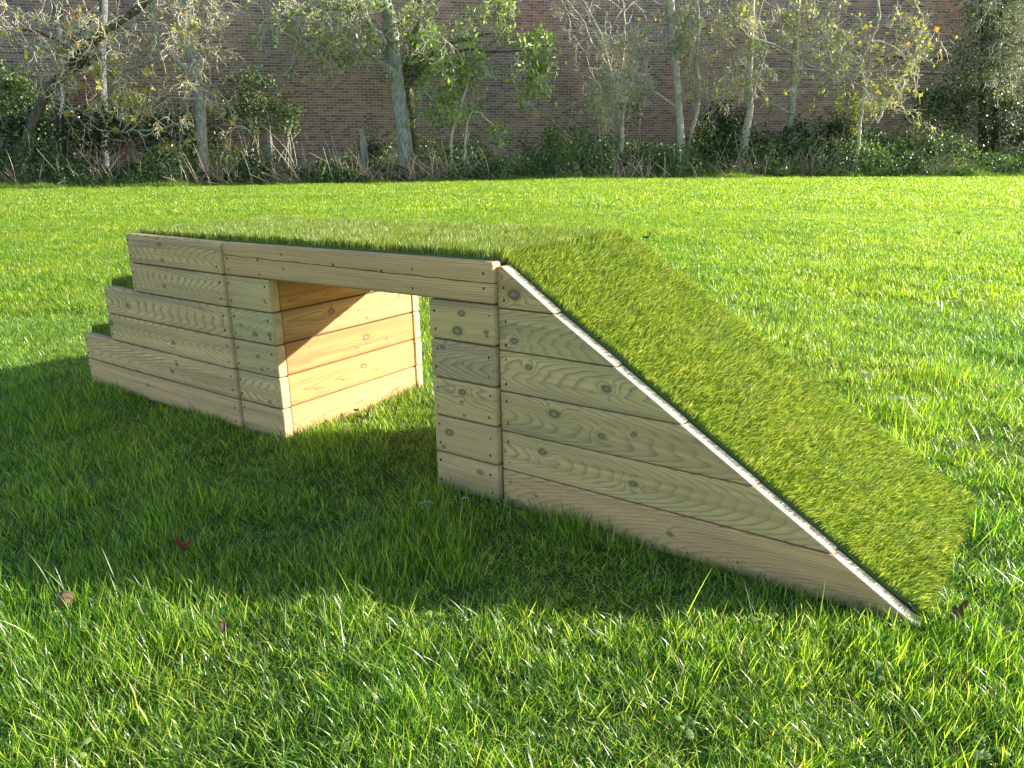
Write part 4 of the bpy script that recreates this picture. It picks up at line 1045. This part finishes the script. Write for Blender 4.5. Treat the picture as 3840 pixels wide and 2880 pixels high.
def undergrowth():
    rng = np.random.default_rng(400)
    n = 132000
    x = rng.uniform(-24, 25, n); front = 20.95 + .12 * x + 1.3 * vnoise(x, x * 0, 1.6, 41) * vnoise(x, x * 0, 0.5, 47)
    depth = rng.random(n) ** 1.2
    y = front + depth * (wall_y(x) - front - 0.1)
    hmax = 0.12 + 1.5 * vnoise(x, y, 1.1, 42) ** 1.7 + 0.2 * vnoise(x, y, .3, 48) + 0.25 * (x > 5) + 0.2 * (x < -8)
    z = ground_z(x, y) + rng.random(n) ** 0.7 * hmax * (0.4 + 0.6 * np.clip((y - front) / 0.6, 0, 1))
    V, Q, T, r = leaves(np.stack([x, y, z], 1), .065, rng, 'plain', .2, 1.2)
    r = (r * 0.6 + 0.75 * np.repeat(vnoise(x, y, 0.5, 49), 4) - 0.2).clip(0, 1)
    tag(link('undergrowth', mesh_np('undergrowth', V, Q, T, {'rnd': r}), L_BRAMBLE), 'low brambles and weeds along the wall', kind='stuff')
    # dead stalks and canes leaning every way
    paths, rn = [], []
    for i in range(1300):
        if rng.random() < .72:
            c = rng.choice([-12.5, -10.5, -7.8, -5.5, -3.8, -2.2, -1.6, 3.5, 6.5, 8.5, 11.5]); x0 = c + rng.normal(0, .45)
        else: x0 = rng.uniform(-16, 17)
        y0 = 21.1 + .12 * x0 + abs(rng.normal(0, .5))
        L = rng.uniform(.25, 1.0) * (1.4 if rng.random() < .2 else 1); a = rng.normal(-.25, .5); 
        d = np.array([math.sin(a), rng.normal(0, .25), math.cos(a)]); bnd = np.array([rng.normal(0, .25), 0, -abs(rng.normal(0, .25))])
        b0 = np.array([x0, y0, zat(x0, y0)])
        t = np.linspace(0, 1, 6)[:, None]
        paths.append((b0 + d * L * t + bnd * L * t * t, np.linspace(.009, .004, 6), 3)); rn.append(rng.random())
        if rng.random() < .45:
            q = paths[-1][0][3]; d2 = d + rng.normal(0, .5, 3)
            paths.append((q + d2 * L * .4 * np.linspace(0, 1, 4)[:, None], np.linspace(.005, .003, 4), 3)); rn.append(rng.random())
    V, Q, r = tubes(paths, rn)
    tag(link('dead_stalks', mesh_np('dead_stalks', V, Q, None, {'rnd': r}), STALK), 'dead pale stalks and bramble canes along the wall', kind='stuff')
    # rough grass of the unmown verge
    c = tuft_collection('verge_tuft', [dict(n=60, spread=0.22, length=0.16, width=0.010, lean=0.7, segs=3) for i in range(4)], VERGE, 9)
    n = 6400
    x = rng.uniform(-24, 25, n)
    y0 = 20.55 + .118 * x + 0.6 * vnoise(x, x * 0, 2.1, 44) + 0.45 * vnoise(x, x * 0, .55, 45)
    y = y0 + rng.random(n) ** 1.5 * 1.9
    sc_ = 0.45 + 0.8 * np.clip((y - y0) / 1.0, 0, 1) * rng.uniform(.5, 1.1, n)
    sc_ = sc_ * (0.45 + 1.5 * vnoise(x, y, .5, 71) ** 1.5)
    scatter('verge_grass', np.stack([x, y, ground_z(x, y)], 1), np.stack([x * 0, x * 0, rng.uniform(-3, 3, n)], 1), np.stack([sc_ * 0 + 1, sc_ * 0 + 1, sc_], 1), rng.integers(0, 4, n), c, 'rough unmown grass along the foot of the wall')
undergrowth()

def stake(px, py_top, Y, w, label, lean=0.0, split=False):
    p = at(px, py_top, Y); g0 = zat(p.x, Y) - .1; h = p.z - g0
    bm = bmesh.new()
    bmesh.ops.create_cube(bm, size=1, matrix=Matrix.Translation((0, 0, h / 2)) @ Matrix.Diagonal((w, w * .8, h, 1)))
    bmesh.ops.bevel(bm, geom=list(bm.edges), offset=w * .12, segments=1, affect='EDGES')
    if split:
        bmesh.ops.create_cube(bm, size=1, matrix=Matrix.Translation((w * .72, -.01, h * .68)) @ Matrix.Rotation(-.06, 4, 'Y') @ Matrix.Diagonal((w * .3, w * .5, h * .42, 1)))
    me = bpy.data.meshes.new('wooden_post'); bm.to_mesh(me); bm.free()
    o = link('wooden_post', me, plain('old_post', (0.20, 0.19, 0.17), 0.9, nscale=14, col2=(0.34, 0.31, 0.26)))
    o.location = (p.x, Y, g0); o.rotation_euler.y = lean
    tag(o, label, 'post')
stake(783, 278, 22.0, .13, 'short grey split post left of the stout tree', -.02, True)
stake(578, 285, 22.2, .12, 'short dark post among stalks left of the split post', .02)

# ------------------------------------------------------------------ small things lying in the grass
def gpt(px, py):
    u = (px - 1106) / FPX; v = (829.5 - py) / FPX
    d = Vector((u, math.cos(PITCH) + v * math.sin(PITCH), -math.sin(PITCH) + v * math.cos(PITCH)))
    t = -CZ / d.z
    for _ in range(6):
        p = Vector((0, 0, CZ)) + d * t
        t *= (CZ - zat(p.x, p.y) - 0.018) / (CZ - p.z) if abs(CZ - p.z) > 1e-6 else 1
    return Vector((0, 0, CZ)) + d * t

def dry_leaf(px, py, size, col, label, seed, rot=0.0, cup=0.35, lift=0.006):
    rng = np.random.default_rng(seed); p = gpt(px, py)
    n = 18; bm = bmesh.new()
    cen = bm.verts.new((0, 0, -0.1 * size)); rim, mid = [], []
    for i in range(n):
        a = 2 * math.pi * i / n
        r = size * .5 * (1 + .28 * math.cos(5 * a) + rng.normal(0, .07)) * (1.25 if abs(math.cos(a)) > .9 else 1)
        z = size * cup * (r / size * 2) ** 2 * .5 + rng.normal(0, size * .05) + size * .18 * math.cos(2 * a)
        rim.append(bm.verts.new((r * math.cos(a), r * math.sin(a) * .75, z)))
        mid.append(bm.verts.new((r * .5 * math.cos(a), r * .5 * math.sin(a) * .75, z * .3 - .05 * size)))
    for i in range(n):
        j = (i + 1) % n
        bm.faces.new((cen, mid[i], mid[j])); bm.faces.new((mid[i], rim[i], rim[j], mid[j]))
    me = bpy.data.meshes.new('dry_leaf'); bm.to_mesh(me); bm.free()
    m = NT('dry_leaf_%d' % seed); P = m.n('ShaderNodeTexCoord').outputs['Object']
    c = m.mix(m.noise(P, 120, 3), (*col, 1), (col[0] * .35, col[1] * .3, col[2] * .3, 1))
    pr = m.n('ShaderNodeBsdfPrincipled'); m.l(c, pr.inputs['Base Color']); pr.inputs['Roughness'].default_value = .6
    tr = m.n('ShaderNodeBsdfTranslucent'); m.l(c, tr.inputs[0]); mx = m.n('ShaderNodeMixShader'); mx.inputs[0].default_value = .3
    m.l(pr.outputs[0], mx.inputs[1]); m.l(tr.outputs[0], mx.inputs[2])
    o = link('dry_leaf', me, m.surf(mx.outputs[0]))
    sd_ = o.modifiers.new('thick', 'SOLIDIFY'); sd_.thickness = .0006
    o.location = p + Vector((0, 0, lift)); o.rotation_euler = (rng.normal(0, .3), rng.normal(0, .3), rot)
    tag(o, label, 'leaf')
dry_leaf(790, 903, 0.0465, (0.16, 0.045, 0.025), 'dark reddish dry leaf at the edge of the sunlit grass in the tunnel', 1, .2)
dry_leaf(770, 893, 0.0186, (0.40, 0.16, 0.05), 'small orange leaf scrap behind the reddish leaf in the tunnel', 2, 1.2, lift=.01)
dry_leaf(405, 1198, 0.0341, (0.26, 0.10, 0.035), 'curled brown leaf standing in the shaded grass', 3, .9, .9, .014)
dry_leaf(2066, 1334, 0.0310, (0.22, 0.08, 0.045), 'torn brown leaf beside the ramp foot', 4, .5, lift=.01)
dry_leaf(1399, 519, 0.0744, (0.07, 0.05, 0.03), 'dark dead leaf just behind the turfed deck corner', 5, .3, lift=.03)
dry_leaf(484, 1363, 0.0217, (0.16, 0.09, 0.05), 'small brown leaf deep in the sunlit foreground grass', 6, 1.9, lift=.004)
dry_leaf(1870, 820, 0.0341, (0.75, 0.72, 0.62), 'pale bleached leaf on the sunny lawn right of the ramp', 7, .6, lift=.012)
dry_leaf(2068, 511, 0.0558, (0.85, 0.55, 0.03), 'bright yellow leaf far out on the right of the lawn', 8, .4, lift=.03)

def mushroom():
    p = gpt(142, 1300) - Vector((0, 0, .022)); rt = empty('mushroom', p); tag(rt, 'small brown mushroom with a torn cap at the left of the foreground', 'mushroom')
    def lathe(prof, jitz, seed):
        rng = np.random.default_rng(seed); bm = bmesh.new(); rings = []
        for r, z in prof:
            rings.append([bm.verts.new((r * math.cos(a) * (1 + rng.normal(0, .03)), r * math.sin(a) * (1 + rng.normal(0, .03)), z + rng.normal(0, jitz))) for a in [k * math.pi / 8 for k in range(16)]])
        for a, b in zip(rings[:-1], rings[1:]):
            for k in range(16): bm.faces.new((a[k], a[(k + 1) % 16], b[(k + 1) % 16], b[k]))
        bm.faces.new(rings[0][::-1]); bm.faces.new(rings[-1])
        for f in bm.faces: f.smooth = True
        me = bpy.data.meshes.new('m'); bm.to_mesh(me); bm.free(); return me
    link('stem', lathe([(.006, -.02), (.005, 0), (.0048, .02), (.006, .03)], .0003, 1), plain('mushroom_stem', (0.45, 0.38, 0.27), .8), rt)
    link('cap', lathe([(.004, .026), (.016, .022), (.0185, .024), (.0175, .032), (.013, .039), (.006, .0425), (.001, .043)], .0008, 2), plain('mushroom_cap', (0.19, 0.12, 0.065), .7, nscale=90, col2=(0.08, 0.045, 0.02)), rt)
mushroom()

FEATHER = plain('white_down', (0.50, 0.50, 0.47), .7)
def feather(px, py, L, rot, label, seed):
    rng = np.random.default_rng(seed); p = gpt(px, py); paths = []
    sp = smooth_path([(-L / 2, 0, 0), (-L * .1, L * .1, L * .06), (L * .25, L * .06, L * .05), (L / 2, -L * .1, 0)], 12)
    rt = empty('feather', p + Vector((0, 0, .014))); rt.rotation_euler.z = rot; tag(rt, label, 'feather')
    V, Q, _ = tubes([(sp, np.linspace(.0008, .0003, 12), 4)]); link('quill', mesh_np('quill', V, Q), FEATHER, rt)
    for i in range(90):
        t = rng.uniform(.15, .98); b = sp[int(t * 11)]; s_ = 1 if rng.random() < .5 else -1
        w = L * .17 * math.sin(math.pi * t) ** .6
        d = np.array([w * .9, s_ * w, rng.normal(0, w * .25)])
        paths.append((b + d * np.array([[0], [.5], [1]]) + np.array([0, 0, 1]) * np.array([[0], [.1 * w], [0]]), np.array([.0006, .0006, .0003]), 3))
    V, Q, _ = tubes(paths); link('vane', mesh_np('vane', V, Q), FEATHER, rt)
feather(922, 1098, .032, .15, 'small white feather in the shaded grass before the tunnel', 1)
feather(1004, 1088, .02, .5, 'tiny white down tuft right of the small white feather', 2)
feather(1935, 873, .075, -.35, 'long thin whitish feather on the lawn right of the ramp', 3)

WEED = leafy('weed_leaf', [(0, (0.12, 0.24, 0.05)), (.6, (0.22, 0.34, 0.09)), (1, (0.34, 0.44, 0.16))], .35, (1.3, 1.4, .6), .4, .5)
def weed(px, py, n, size, label, seed):
    rng = np.random.default_rng(seed); p = gpt(px, py); Vs, Qs, Rs = [], [], []; off = 0
    for k in range(n):
        a = 2 * math.pi * k / n + rng.normal(0, .3); el = rng.uniform(.25, .9); L = size * rng.uniform(.7, 1.2)
        d = np.array([math.cos(a) * math.cos(el), math.sin(a) * math.cos(el), math.sin(el)]); s = np.array([-math.sin(a), math.cos(a), 0])
        nrm = np.cross(d, s) * -1
        rows = []
        for t, w, b in ((0, .05, 0), (.35, .09, .01), (.5, .36, .04), (.75, .46, .04), (.92, .28, 0), (1.0, .04, -.05)):
            c = d * L * t - np.array([0, 0, 1]) * L * .35 * t * t
            rows += [c - s * L * w / 2 + nrm * L * .05, c + nrm * 0, c + s * L * w / 2 + nrm * L * .05]
        Vs.append(np.array(rows)); m = 6
        Qs += [[off + i * 3 + j, off + i * 3 + j + 1, off + i * 3 + j + 4, off + i * 3 + j + 3] for i in range(m - 1) for j in (0, 1)]
        Rs += [rng.random()] * (m * 3); off += m * 3
    V = np.vstack(Vs); o = link('broadleaf_weed', mesh_np('broadleaf_weed', V, Qs, None, {'rnd': Rs}, smooth=True), WEED)
    o.location = p + Vector((0, 0, -.004)); tag(o, label, 'weed')
for i, (px, py, n, sz, lab) in enumerate([
    (1655, 1335, 4, .040, 'pale broad weed leaves at the shadow edge below the ramp'),
    (803, 1312, 4, .034, 'pale weed rosette at the shadow edge, left of centre'),
    (935, 1335, 5, .030, 'low weed with rounded pale leaves in the centre foreground'),
    (1222, 1400, 3, .034, 'upright pale leaf pair in the middle of the lit foreground'),
    (1700, 1420, 5, .032, 'weed half hidden in the lit grass lower right of the ramp middle'),
    (1895, 1450, 4, .038, 'broad weed catching the sun below the ramp foot'),
    (2130, 1610, 5, .036, 'weed cluster in the bottom right corner'),
    (1085, 1085, 5, .045, 'dark green weed leaves in shade against the right leg'),
    (1215, 1190, 5, .032, 'shaded weed in front of the ramp side'),
    (740, 1600, 4, .030, 'small weed at the bottom edge, left of centre'),
    (165, 1620, 4, .032, 'weed near the bottom left corner'),
    (1480, 1560, 5, .030, 'low round leaved weed in the lower right foreground'),
    ]):
    weed(px, py, n, sz * .78, lab, 50 + i)
